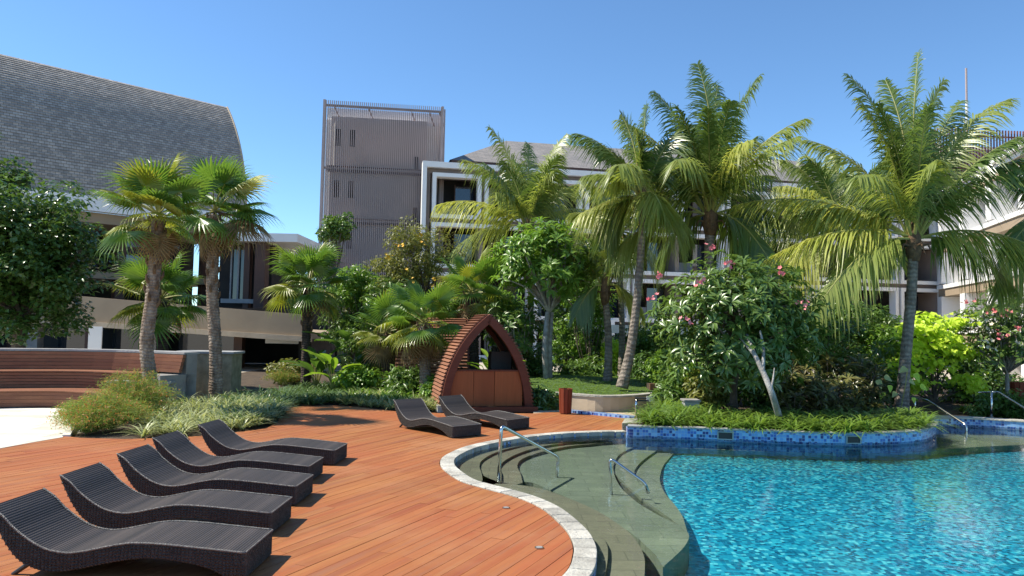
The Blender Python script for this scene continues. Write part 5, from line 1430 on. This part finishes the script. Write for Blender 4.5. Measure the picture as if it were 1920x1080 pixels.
def blossoms(t, pts, mt, size, seed, npet=5, spread=0.06, per=4):
    """small flower heads; each head is a part"""
    g = np.random.default_rng(seed)
    for p in pts:
        k = per; C = np.repeat(np.array([p]), k * npet, 0) + np.repeat(g.normal(size=(k, 3)) * spread, npet, 0)
        ax_ = unit(np.repeat(g.normal(size=(k, 3)) + np.array([0, -0.8, 0.6]), npet, 0))
        ang = np.tile(np.arange(npet) * 2 * math.pi / npet, k)
        e1 = unit(np.cross(ax_, np.array([0.3, 0.9, 0.1]))); e2 = np.cross(ax_, e1)
        D2 = unit(e1 * np.cos(ang)[:, None] + e2 * np.sin(ang)[:, None] + ax_ * 0.35); N_ = unit(ax_ - D2 * np.sum(ax_ * D2, 1, keepdims=True))
        V, F = leaf_arrays(C, N_, D2, np.full(len(C), size), np.full(len(C), size * 0.7), 0.1, -0.1)
        stuff(np_mesh('flower_head', V, [F], M[mt], t))

# big dark tree at the left edge
tree('dark_tree', 'dense dark green leafy tree filling the left edge', 'tree', Vector((P(40, 700, 22.5).x, 22.5, 0)), P(42, 488, 22.5), (2.3, 1.7, 2.75), 130, 0.58, 135, (0.20, 0.12), 'dtree', 21, trunk=0.2, shell=0.35, upb=1.1, zmin=-1)
tree('dark_tree', 'taller dark tree top showing above the tree at the left edge', 'tree', Vector((P(-30, 700, 25).x, 25, 0)), P(-35, 370, 25), (1.25, 1.2, 2.2), 36, 0.5, 110, (0.20, 0.12), 'dtree', 22, trunk=0.16, upb=1.0)
tree('round_tree', 'small round dark tree top between fan palm and tower', 'tree', Vector((P(626, 700, 36).x, 36, 0)), P(627, 428, 36), (0.8, 0.8, 0.95), 26, 0.34, 80, (0.17, 0.1), 'shrub', 23, trunk=0.1, fork=P(626, 520, 36))
tree('far_tree', 'dark far tree low in the gap between hall and tower', 'tree', Vector((P(530, 660, 58).x, 58, 0)), P(535, 560, 58), (2.6, 2.0, 2.3), 40, 0.8, 90, (0.34, 0.2), 'dtree', 291, trunk=0.2)
tree('far_tree', 'dark far tree right behind the slim fan palm crown', 'tree', Vector((P(590, 660, 60).x, 60, 0)), P(592, 545, 60), (2.2, 2.0, 2.4), 36, 0.8, 90, (0.34, 0.2), 'shrub', 292, trunk=0.2)
# wispy tree with yellow blossom
t_, cc = tree('wispy_tree', 'thin olive tree with yellow orange blossom in front of the tower', 'tree', Vector((P(800, 720, 28).x, 28, 0)), P(775, 500, 28), (1.55, 1.2, 1.75), 80, 0.36, 85, (0.16, 0.05), 'olive', 24, trunk=0.07, shell=0.25, fork=P(798, 590, 28), nb=26)
blossoms(t_, [P(752, 463, 26.7), P(730, 480, 26.8), P(790, 445, 26.9), P(812, 530, 26.6), P(770, 520, 26.6)], 'ypetal', 0.075, 1, spread=0.17, per=6)
g24 = np.random.default_rng(241)
mb = MB(); tipc = [P(766, 415, 28), P(775, 440, 28), P(845, 450, 28), P(865, 470, 28), P(830, 480, 28)]
for p in tipc: limb(mb, P(800, 560, 28), p, 0.03, 0.01, g24)
mb.build('twigs', M['bark'], t_)
V, F = clump_leaves([tuple(p) for p in tipc], np.full(len(tipc), 0.34), 70, 0.15, 0.045, g24); np_mesh('upper_foliage', V, [F], M['olive'], t_)
# bright plumeria left of centre
tree('plumeria_tree', 'bright green broad tree with thin trunks between hut and leaning palm', 'tree', Vector((P(1028, 722, 24).x, 24, 0.3)), P(1020, 492, 24), (1.75, 1.4, 1.4), 300, 0.3, 13, (0.34, 0.095), 'plumb', 25, trunk=0.10, shell=0.4, zmin=-0.85, fork=P(1030, 585, 24), kind='ros', ntr=2, nb=40, bark='greybark')
tree('plumeria_tree', 'lower shaded tree with whorled leaves right behind the hut', 'tree', Vector((P(985, 730, 24.8).x, 24.8, 0.2)), P(968, 610, 24.8), (1.2, 1.0, 1.0), 95, 0.3, 12, (0.30, 0.085), 'shrub', 26, trunk=0.06, shell=0.4, kind='ros', nb=24, bark='greybark')
# pink flowered plumeria on the planted bed
b = G(1378, 778, 0.14)
t_, cc = tree('plumeria_tree', 'wide tree with pink blossom and crooked dark trunk on the planted bed', 'tree', b, P(1388, 602, 17.3), (2.05, 1.45, 1.62), 680, 0.3, 12, (0.27, 0.078), 'plum', 27, trunk=0.085, shell=0.38, zmin=-0.97, fork=P(1385, 680, 17.3), kind='ros', nb=70, bark='bark')
blossoms(t_, [P(x, y, d_) for x, y, d_ in ((1337,463,16.3),(1371,499,16.0),(1467,511,16.0),(1310,527,16.0),(1223,557,16.3),(1287,601,15.9),(1504,570,16.1),(1240,515,16.3))], 'pink', 0.06, 2, spread=0.055, per=6)
gt = thing('slanting_trunk', 'bare pale grey slanting trunk propped in front of the pink flowered tree', 'trunk', G(1466, 800, 0.14))
pth = smooth_path([G(1466, 800, 0.14), P(1450, 745, 15.6), P(1432, 700, 15.8), P(1415, 665, 16.0), P(1400, 628, 16.4)], 5)
MB().tube(pth, [0.075 - 0.035 * i / (len(pth)-1) for i in range(len(pth))], 9).build('stem', M['greybark'], gt, smooth=True)
mb = MB(); g_ = np.random.default_rng(5); limb(mb, P(1430, 695, 15.8), P(1425, 620, 16.2), 0.045, 0.02, g_); limb(mb, P(1420, 672, 16.0), P(1385, 630, 16.5), 0.04, 0.02, g_); limb(mb, P(1445, 732, 15.6), P(1452, 690, 15.8), 0.03, 0.01, g_)
mb.build('side_branches', M['greybark'], gt, smooth=True)
# right plumeria with pink and white flowers
b = P(1890, 748, 23)
t_, cc = tree('plumeria_tree', 'loose tree with pink and white flowers at the right edge', 'tree', Vector((b.x, 23, 0)), P(1892, 625, 23), (1.6, 1.2, 1.55), 300, 0.3, 11, (0.25, 0.08), 'plum', 28, trunk=0.07, shell=0.4, zmin=-0.7, kind='ros', nb=60, bark='greybark', fork=P(1888, 700, 23))
blossoms(t_, [P(x, y, 21.6) for x, y in ((1812,564),(1866,583),(1885,587),(1876,626),(1910,615))], 'pink', 0.07, 3, spread=0.07, per=6)
blossoms(t_, [P(x, y, 21.6) for x, y in ((1852,608),(1908,642),(1863,650),(1845,640))], 'wpetal', 0.075, 4, spread=0.07, per=6)

# ---- shrubs behind
def shrub(label, px, py, D, rx, rz, mats, seed, leaf=(0.16, 0.07), per=90, n=26, zb=0.0, name='shrub', kind='clump', clr=0.3):
    c_ = P(px, py, D)
    return tree(name, label, 'shrub', Vector((c_.x, D, zb)), c_, (rx, rx * 0.8, rz), n, clr, per, leaf, mats, seed, trunk=0.04, shell=0.3, zmin=-1, group='garden shrubs', kind=kind, nb=10, fork=Vector((c_.x, D, zb + 0.25)))
SHR = [('light green bush under the hall ramp beside the slim fan palm', 655, 610, 29, 1.0, 1.1, 'shrub'), ('tall green bush behind the squat fan palm', 700, 640, 28, 1.3, 1.2, 'shrub'),
    ('dark bush filling the shade between the two small fan palms', 770, 660, 27.5, 1.4, 1.3, 'dtree'), ('leafy bush over the timber vault ridge', 840, 590, 27, 1.1, 0.8, 'shrub'),
    ('bush right of the arched hut in front of the trunks', 1000, 690, 25.5, 0.9, 0.9, 'shrub'), ('tall light green bush left of the slim palm trunks', 1085, 625, 30, 1.5, 1.4, 'plumb'),
    ('green bush between the palm trunks on the lawn', 1112, 680, 30, 1.1, 0.8, 'shrub'), ('yellow green bush right behind the leaning palm trunk', 1155, 672, 29, 0.55, 0.75, 'lime'),
    ('bush behind the leaning trunk near the white porch column', 1185, 650, 31, 0.9, 1.0, 'shrub'), ('strappy dark bush below the white porch column', 1255, 705, 25, 0.9, 0.7, 'shrub'),
    ('dark bush under the left side of the pink flowered tree', 1300, 690, 21, 1.0, 0.95, 'shrub'), ('yellow green low plant under the pink flowered tree', 1325, 735, 18.6, 0.42, 0.42, 'olive'),
    ('dark leafy bush behind the pink flowered tree trunk', 1430, 690, 20.5, 1.3, 1.0, 'dtree'), ('dark bush behind the bronze plants', 1540, 640, 23, 1.6, 1.1, 'dtree'),
    ('grey green bush under the hotel balconies', 1640, 620, 30, 1.6, 0.9, 'shrub'), ('dark bush in the gap between bronze plants and lime shrub', 1640, 700, 23, 1.0, 0.9, 'dtree'),
    ('dark bush behind the lime shrub', 1790, 690, 25.5, 1.6, 1.1, 'dtree'), ('low green bush beside the right hand rail', 1895, 765, 20.5, 0.9, 0.35, 'shrub'),
    ('dark low bush by the wooden bin', 1022, 758, 20.3, 0.35, 0.34, 'dtree'), ('leafy bush at the far left of the hall ramp', 215, 700, 26, 1.0, 0.8, 'dtree'),
    ('deep green bush left of the slim fan palm base', 545, 700, 27.5, 0.7, 0.4, 'olive'), ('dark bush between slim fan palm and big leaf plants', 690, 700, 26, 0.9, 0.7, 'dtree'),
    ('tall loose bush under the hotel windows right of the wispy tree', 865, 545, 33, 1.2, 1.2, 'shrub'), ('bush with small leaves at the right of the bright tree', 1075, 560, 31, 1.2, 1.2, 'shrub'),
    ('spreading green bush over the left of the timber vault', 745, 590, 26, 1.2, 0.9, 'plumb'), ('bright bush in front of the tower foot', 680, 560, 33, 1.3, 1.1, 'olive'), ('green bush hiding the porch left of the slim palms', 1060, 640, 33, 1.5, 1.0, 'plumb'), ('bush with pale tips under the leaning palm crown', 1240, 640, 31, 1.2, 0.8, 'plumb'), ('dark bush deep between pink flowered tree and leaning palm', 1260, 640, 27, 1.1, 1.0, 'shrub'), ('dark bush under the low balconies right of the tall palm', 1850, 720, 25, 1.2, 0.7, 'dtree')]
SHR += [('bright leafy bush right of the slim fan palm crown', 660, 545, 29, 1.1, 1.1, 'plumb'), ('leafy bush between squat palm and wispy tree', 735, 555, 27.5, 1.2, 0.9, 'shrub'), ('bright bush beneath the fan palm behind the hut', 850, 560, 28.5, 1.1, 0.9, 'plumb'),
    ('leafy bush just over the hut roof', 935, 590, 26.5, 1.0, 0.9, 'plumb'), ('tall leafy bush right of the bright tree crown', 1105, 560, 28.5, 0.9, 1.1, 'plumb'), ('sunlit bush at the left foot of the pink flowered tree', 1262, 690, 22.5, 0.8, 0.7, 'plumb'),
    ('sunlit bush filling below the pink flowered crown', 1345, 700, 19.2, 0.8, 0.6, 'plumb'), ('leafy bush at the right under the pink flowered crown', 1500, 640, 20.5, 1.0, 0.9, 'shrub'), ('green bush behind the tall ringed trunk', 1660, 650, 24.5, 1.1, 0.9, 'plumb'),
    ('deep green bush low behind the lawn palms', 1095, 700, 27, 0.9, 0.55, 'shrub'), ('deep green bush low right of the leaning trunk', 1215, 690, 26.5, 0.9, 0.7, 'dtree'), ('deep green bush low behind the slanting trunk', 1450, 740, 18.8, 0.6, 0.5, 'dtree'), ('dark bush low under the left of the pink crown', 1275, 735, 19.5, 0.55, 0.5, 'shrub'), ('tall dark bush between pink crown and tall palm', 1590, 610, 25, 1.4, 1.0, 'shrub'), ('leafy low bush left of the squat fan palm base', 675, 712, 23.6, 0.7, 0.4, 'plumb'), ('leafy low bush at the vault foot', 762, 722, 22.3, 0.7, 0.42, 'shrub'), ('leafy low bush at the left foot of the hut', 820, 735, 21.2, 0.35, 0.32, 'plumb')]  # dark and deep green bushes here are added to darken under the crowns
for i, (lab, px, py, D, rx, rz, mt) in enumerate(SHR):
    shrub(lab, px, py, D, rx, rz, mt, 300 + i, n=int(18 + 14 * rx), leaf=(0.17, 0.075) if i % 3 else (0.24, 0.07), per=85)

# ---- lime shrub: big leaves as parts, in hanging tiers
def one_leaf(name, n=4):
    """heart shaped leaf along +X, 1 long"""
    xs = np.array([0, 0.08, 0.3, 0.6, 1.0]); ws = np.array([0.0, 0.28, 0.36, 0.24, 0.0])
    V = [(x, 0, -0.12*x*x) for x in xs] + [(x - 0.03, w_, 0.06 - 0.14*x*x) for x, w_ in zip(xs[1:4], ws[1:4])] + [(x - 0.03, -w_, 0.06 - 0.14*x*x) for x, w_ in zip(xs[1:4], ws[1:4])]
    F = [(0,1,5),(1,2,6,5),(2,3,7,6),(3,4,7),(0,8,1),(1,8,9,2),(2,9,10,3),(3,10,4)]
    me = bpy.data.meshes.new(name); me.from_pydata(V, [], F); return me
lm = one_leaf('leaf')
def place_leaf(me, t, p, d_, nrm, s):
    d_ = Vector(d_).normalized(); nrm = Vector(nrm); y_ = nrm.cross(d_).normalized(); z_ = d_.cross(y_)
    m4 = Matrix.Identity(4)
    for r_ in range(3): m4[r_][0], m4[r_][1], m4[r_][2], m4[r_][3] = d_[r_]*s, y_[r_]*s, z_[r_]*s, p[r_] - t.location[r_]
    o = bpy.data.objects.new('leaf', me); COL.objects.link(o); o.parent = t; o.matrix_local = m4; return o
LD = 23.6
lb0 = Vector((P(1752, 760, LD).x, LD, 0.05))
lime = thing('lime_shrub', 'bright lime yellow shrub in tiers right of the tall palm trunk', 'shrub', lb0)
g = np.random.default_rng(77); lml = with_mat(lm, M['lime'])
tiers = [(1745,605,0.66),(1785,612,0.55),(1770,650,0.6),(1735,630,0.55),(1710,670,0.5),(1700,622,0.4),(1725,650,0.5),(1790,665,0.55),(1805,665,0.4),(1745,690,0.6),(1690,690,0.5),(1800,715,0.4),(1670,715,0.45),(1710,725,0.45),(1818,728,0.25),(1765,640,0.5),(1665,690,0.35)]
mb = MB()
bigs = []; smalls = []
for (px, py, r) in tiers:
    c_ = P(px, py, LD - 0.3)
    limb(mb, lb0, c_, 0.03, 0.012, g)
    for k in range(21): bigs.append((np.array(c_) + g.normal(size=3) * np.array([r*0.42, r*0.4, r*0.2]) + np.array([0, -0.25, 0.1]), r))
    for k in range(46): smalls.append(np.array(c_) + g.normal(size=3) * np.array([r*0.5, r*0.5, r*0.3]) + np.array([0, 0.25, -0.12]))
mb.build('stems', M['bark'], lime)
for p, r in sorted(bigs, key=lambda b_: b_[0][1])[:294]:
    a = g.uniform(0, 2*math.pi); place_leaf(lml, lime, p, (math.cos(a), math.sin(a) - 0.35, -0.75), (g.normal()*0.3, -0.6 + g.normal()*0.3, 1.0), g.uniform(0.20, 0.32))
Cs = np.array(smalls); n_ = len(Cs); N_ = unit(g.normal(size=(n_,3))*0.4 + np.array([0,-0.3,1])); D2 = unit(g.normal(size=(n_,3)) + np.array([0,0,-0.6])); D2 = unit(D2 - N_*np.sum(N_*D2,1,keepdims=True))
Cl = np.repeat(np.array([p for p, r in bigs]), 4, 0) + g.normal(size=(len(bigs)*4, 3)) * np.array([0.14, 0.12, 0.06]); nl_ = len(Cl)
Nl = unit(g.normal(size=(nl_,3))*0.35 + np.array([-0.2,-0.5,1])); Dl = unit(g.normal(size=(nl_,3)) + np.array([0,-0.3,-0.9])); Dl = unit(Dl - Nl*np.sum(Nl*Dl,1,keepdims=True))
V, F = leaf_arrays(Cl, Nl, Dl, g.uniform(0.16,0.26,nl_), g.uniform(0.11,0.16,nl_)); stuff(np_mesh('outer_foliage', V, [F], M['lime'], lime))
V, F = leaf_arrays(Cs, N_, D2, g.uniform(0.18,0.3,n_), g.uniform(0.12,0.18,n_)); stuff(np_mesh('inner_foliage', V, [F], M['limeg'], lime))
# climbing variegated leaves on the palm trunk
vine = thing('trunk_climber', 'pale yellow and green big leaved climber on the tall palm trunk', 'climber', P(1695, 745, 19.0))
mb = MB(); vs2 = []
for k, (px, py) in enumerate(((1715,700),(1705,712),(1725,722),(1658,705),(1668,722),(1645,712),(1712,745),(1680,735),(1655,735),(1700,690))):
    p = P(px, py, 18.7); vs2.append(p); place_leaf(with_mat(lm, M['fanpale'] if k % 2 else M['lime']), vine, p, (g.normal()*0.6, -0.3, -0.8), (0.1*g.normal(), -0.9, 0.6), g.uniform(0.17, 0.27))
mb.tube([P(1690, 762, 19.0), P(1698, 720, 18.95), P(1702, 690, 18.95)], 0.012, 5); mb.build('stem', M['rachis'], vine)

# ---- bronze leaved plants
BR = [(1465,735,18.4),(1500,715,18.8),(1535,740,18.2),(1560,700,19.2),(1590,735,18.4),(1615,700,19.4),(1628,745,18.6),(1480,690,19.4),(1545,765,17.6),(1595,765,17.8),(1490,765,17.6),(1640,720,19.6)]
BRL = ['low at the left, right beside the slanting trunk', 'in the middle row, second from the slanting trunk', 'in the middle row below the thicket centre', 'high in the middle of the thicket', 'in the middle row right of the centre', 'high at the right of the thicket',
       'in the middle row nearest the tall palm trunk', 'highest at the left of the thicket', 'in the front row at the centre', 'in the front row nearest the tall palm', 'in the front row nearest the slanting trunk', 'at the back right beside the climber']
for i, (px, py, D) in enumerate(BR):
    c_ = P(px, py, D); g = np.random.default_rng(500 + i)
    t = thing('bronze_plant', 'bronze leaved foliage plant ' + BRL[i], 'plant', Vector((c_.x, D, 0.14)), group='bronze foliage plants')
    tips = in_ellipsoid(17, c_, (0.42, 0.35, 0.45), g, 0.3)
    mb = MB()
    for tp in tips: limb(mb, (c_.x, D, 0.14), tp, 0.014, 0.007, g, 0.05)
    mb.build('stems', M['bark'], t)
    V, F = rosettes(tips, np.tile([[0, -0.25, 1.0]], (17, 1)) + g.normal(size=(17, 3)) * 0.3, 13, 0.30, 0.085, g)
    np_mesh('foliage', V, [F], M['croton'], t)['kind'] = 'stuff'

# ---- big leaved plants (heliconia like)
paddle = None
def paddle_mesh():
    xs = np.linspace(0, 1, 9); ws = np.array([0.0, 0.10, 0.15, 0.17, 0.175, 0.165, 0.14, 0.09, 0.0]); zs = 0.10*xs - 0.34*xs**2.2
    V = [(x, 0, z) for x, z in zip(xs, zs)] + [(x, w_, z + 0.05) for x, w_, z in zip(xs, ws, zs)] + [(x, -w_, z + 0.05) for x, w_, z in zip(xs, ws, zs)]
    F = []
    for i in range(8): F += [(i, i+1, 10+i, 9+i), (i, 18+i, 19+i, i+1)]
    me = bpy.data.meshes.new('leaf'); me.from_pydata(V, [], F); return me
pm = paddle_mesh()
def big_leaf_plant(label, base, n, h, ls, mt, seed, spread=0.35):
    g = np.random.default_rng(seed); t = thing('big_leaf_plant', label, 'plant', base, group='big leaved plants')
    for k in range(n):
        a = k * 2.4 + g.uniform(-0.3, 0.3); hh = h * g.uniform(0.45, 1.0)
        p0 = Vector(base); p1 = p0 + Vector((math.cos(a)*spread*hh, math.sin(a)*spread*hh, hh))
        MB().tube([p0, p0.lerp(p1, 0.5) + Vector((0,0,0.1*hh)), p1], [0.02, 0.016, 0.01], 5).build('stalk', M['rachis'], t)
        place_leaf(with_mat(pm, M[mt]), t, p1, (math.cos(a)*0.8, math.sin(a)*0.8, g.uniform(0.1, 1.0)), (-math.cos(a)*0.5, -math.sin(a)*0.5, 1), ls * g.uniform(0.8, 1.2))
for i, (lab, px, py, D, n, h, ls, mt) in enumerate((('bright green paddle leaved plant right of the slim fan palm trunk', 625, 740, 23.5, 13, 1.0, 0.75, 'bananab'), ('dark tall paddle leaved plant behind the bright one', 655, 735, 25, 14, 1.6, 1.0, 'banana'),
        ('grey green paddle leaved plant leaning on the slim fan palm', 592, 735, 24.2, 12, 1.1, 0.8, 'banana'), ('paddle leaved plant seen through the arch of the hut', 925, 720, 22.8, 12, 1.25, 0.6, 'bananab'), ('paddle leaved plant on the far bank under the lawn palms', 1235, 722, 24.0, 10, 0.8, 0.6, 'banana'))):
    c_ = P(px, py, D); big_leaf_plant(lab, Vector((c_.x, D, 0.0)), n, h, ls, mt, 600 + i)

# ---- strap leaved borders, countless: stuff
def strap_bed(name, label, poly, z, n, ln, wd, mats, seed, per=16, cat='ground cover', curve=0.9):
    g = np.random.default_rng(seed)
    xs = [p[0] for p in poly]; ys = [p[1] for p in poly]; pts = []
    while len(pts) < n:
        x, y = g.uniform(min(xs), max(xs)), g.uniform(min(ys), max(ys))
        if inside(x, y, poly): pts.append((x, y, z))
    pts = np.array(pts); idx = np.repeat(np.arange(n), per); N = len(idx)
    a = g.uniform(0, 2*math.pi, N); L = ln * g.uniform(0.6, 1.15, N) * np.repeat(g.uniform(0.75, 1.2, n), per)
    el = g.uniform(0.55, 1.35, N); out = np.stack([np.cos(a), np.sin(a), np.zeros(N)], 1)
    k = 5; s = np.linspace(0, 1, k)
    r_ = np.cos(el)[:, None] * s + 0.35 * s**2; zz = np.sin(el)[:, None] * s - curve * 0.5 * s**2.2
    Pp = pts[idx][:, None, :] + L[:, None, None] * (out[:, None, :] * r_[..., None] + np.array([0,0,1.0]) * zz[..., None])
    Pp[..., 2] = np.maximum(Pp[..., 2], z + 0.01)
    side = np.stack([-np.sin(a), np.cos(a), np.zeros(N)], 1)[:, None, :] * np.ones((1, k, 1))
    W = wd * np.array([0.6, 1.0, 0.95, 0.6, 0.05])[None, :] * np.ones((N, 1))
    V, F = strips(Pp, W, side)
    return tag(np_mesh(name, V, [F], M[mats]), label, cat, kind='stuff')
lilyp = [(p.x, p.y) for p in Gs([(1212,800),(1300,803),(1400,808),(1500,811),(1600,814),(1690,812),(1735,803),(1742,795),(1715,786),(1600,792),(1480,790),(1380,786),(1290,776),(1225,783)], PT)]
strap_bed('border_grass', 'green strap leaves crowding the edge of the planted bed', lilyp, PT - 0.02, 230, 0.72, 0.034, 'lily', 31, 20, curve=1.15)
strap_bed('border_grass', 'taller strap leaves round the concrete box', [(p.x, p.y) for p in Gs([(1205,798),(1290,800),(1290,775),(1240,768)], PT)], PT - 0.02, 60, 0.78, 0.032, 'lily', 32, 20, curve=1.1)
vp1 = [(p.x, p.y) for p in Gs([(262,820),(330,818),(430,808),(500,798),(522,785),(520,765),(470,755),(400,752),(330,765),(290,785)])]
strap_bed('striped_grass', 'pale striped grass clumps round the two fan palm trunks', vp1, -0.03, 210, 0.62, 0.028, 'varieg', 33, 20)
strap_bed('striped_grass', 'dark green grass clumps at the right end of the fan palm bed', [(p.x, p.y) for p in Gs([(430,800),(500,795),(527,780),(528,765),(460,752),(400,752)])], -0.03, 110, 0.62, 0.028, 'vdark', 34, 20)
vp2 = [(p.x, p.y) for p in Gs([(640,758),(690,762),(745,769),(830,772),(845,755),(790,745),(700,742),(640,746)])]
strap_bed('striped_grass', 'pale striped grass border below the small fan palms', vp2, -0.03, 150, 0.55, 0.028, 'varieg', 35, 18)
strap_bed('low_groundcover', 'dark green ground cover left of the pale border', [(p.x, p.y) for p in Gs([(528,764),(560,760),(620,757),(690,758),(700,735),(600,728),(520,735),(440,745),(470,752)])], -0.03, 260, 0.55, 0.035, 'vdark', 36, 16)
strap_bed('low_groundcover', 'mid green ground cover at the feet of the small palms', [(p.x, p.y) for p in Gs([(660,752),(830,765),(840,735),(700,722),(600,726)])], -0.03, 240, 0.6, 0.045, 'plumb', 37, 12)
strap_bed('low_groundcover', 'low plants on the far bank right of the lawn', [(4.0,24.5),(9,24.5),(9,27.5),(4.0,27.5)], 0.2, 200, 0.7, 0.04, 'shrub', 38, 14)
strap_bed('low_groundcover', 'low plants behind the tiled wall at the right', [(12.8,19.6),(20,20.5),(20,23),(12.8,22)], 0.0, 160, 0.4, 0.05, 'shrub', 39, 14)
strap_bed('lawn_grass', 'short bright mown grass on the raised lawn', [(p[0], p[1]) for p in lawn_pts], LZ, 5200, 0.075, 0.012, 'lily', 40, 9, 'grass')
lg = bpy.data.objects['lawn_grass']
co_ = np.empty(len(lg.data.vertices)*3, np.float32); lg.data.vertices.foreach_get('co', co_); co_ = co_.reshape(-1,3)
co_[:,2] += 0.22*np.exp(-((co_[:,0]-2.2)**2/6 + (co_[:,1]-24.5)**2/5)) - 0.02; lg.data.vertices.foreach_set('co', co_.ravel()); lg.data.update()

# ---- feathery orange bush
def feather_bush(label, base, rx, ry, h, n, seed):
    g = np.random.default_rng(seed); t = thing('feathery_bush', label, 'bush', base, group='feathery bushes')
    a = g.uniform(0, 2*math.pi, n); q_ = np.sqrt(g.random(n)); out = np.stack([np.cos(a)*rx*q_, np.sin(a)*ry*q_, np.zeros(n)], 1)
    hh = h * (1 - 0.5*q_**2) * g.uniform(0.6, 1.15, n); k = 7; s = np.linspace(0, 1, k)
    org = np.array(base) + out * 0.25
    Pp = org[:, None, :] + out[:, None, :] * (s**1.5)[None, :, None] * 0.95 + np.array([0,0,1.0]) * (hh[:, None] * (1.55*s - 0.75*s**2.4))[..., None] + np.cumsum(g.normal(size=(n, k, 3)) * 0.012, axis=1)
    Pp[..., 2] = np.maximum(Pp[..., 2], 0.0)
    side = unit(g.normal(size=(n, 1, 3)) * np.ones((1, k, 1)))
    V, F = strips(Pp, 0.007 * np.ones((n, k)), side); stuff(np_mesh('stems', V, [F], M['russ'], t))
    m_ = n * 16; i = g.integers(0, n, m_); j = g.integers(2, k, m_)
    C = Pp[i, j] + g.normal(size=(m_, 3)) * 0.02; D2 = unit(g.normal(size=(m_, 3)) + np.array([0,0,-0.2])); N_ = unit(np.cross(D2, g.normal(size=(m_, 3))))
    V, F = leaf_arrays(C, N_, D2, g.uniform(0.05, 0.12, m_), np.full(m_, 0.009)); stuff(np_mesh('feathery_leaves', V, [F], M['russ'], t))
    m_ = int(n * 2.2); i = g.integers(0, n, m_); j = g.integers(4, k, m_)
    C = Pp[i, j] + g.normal(size=(m_, 3)) * 0.02; D2 = unit(g.normal(size=(m_, 3)) + np.array([0,0,-0.6])); N_ = unit(np.cross(D2, g.normal(size=(m_, 3))))
    V, F = leaf_arrays(C, N_, D2, g.uniform(0.04, 0.07, m_), np.full(m_, 0.018)); stuff(np_mesh('blossom', V, [F], M['russo'], t))
for i, (lab, px, py, rx, h, n) in enumerate((('feathery yellow green bush with orange bloom at the corner of the court', 200, 806, 0.85, 0.85, 480), ('tall feathery orange tinged bush left of the leaning fan palm', 248, 790, 0.85, 1.25, 560), ('low feathery bush spilling toward the white court corner', 165, 812, 0.55, 0.55, 260), ('feathery bush edging the white court by the bench end', 158, 795, 0.5, 0.6, 240), ('small feathery bush by the slim fan palm near the ramp', 530, 722, 0.6, 0.75, 160))):
    feather_bush(lab, G(px, py, -0.02), rx, rx * 0.7, h, n, 700 + i)
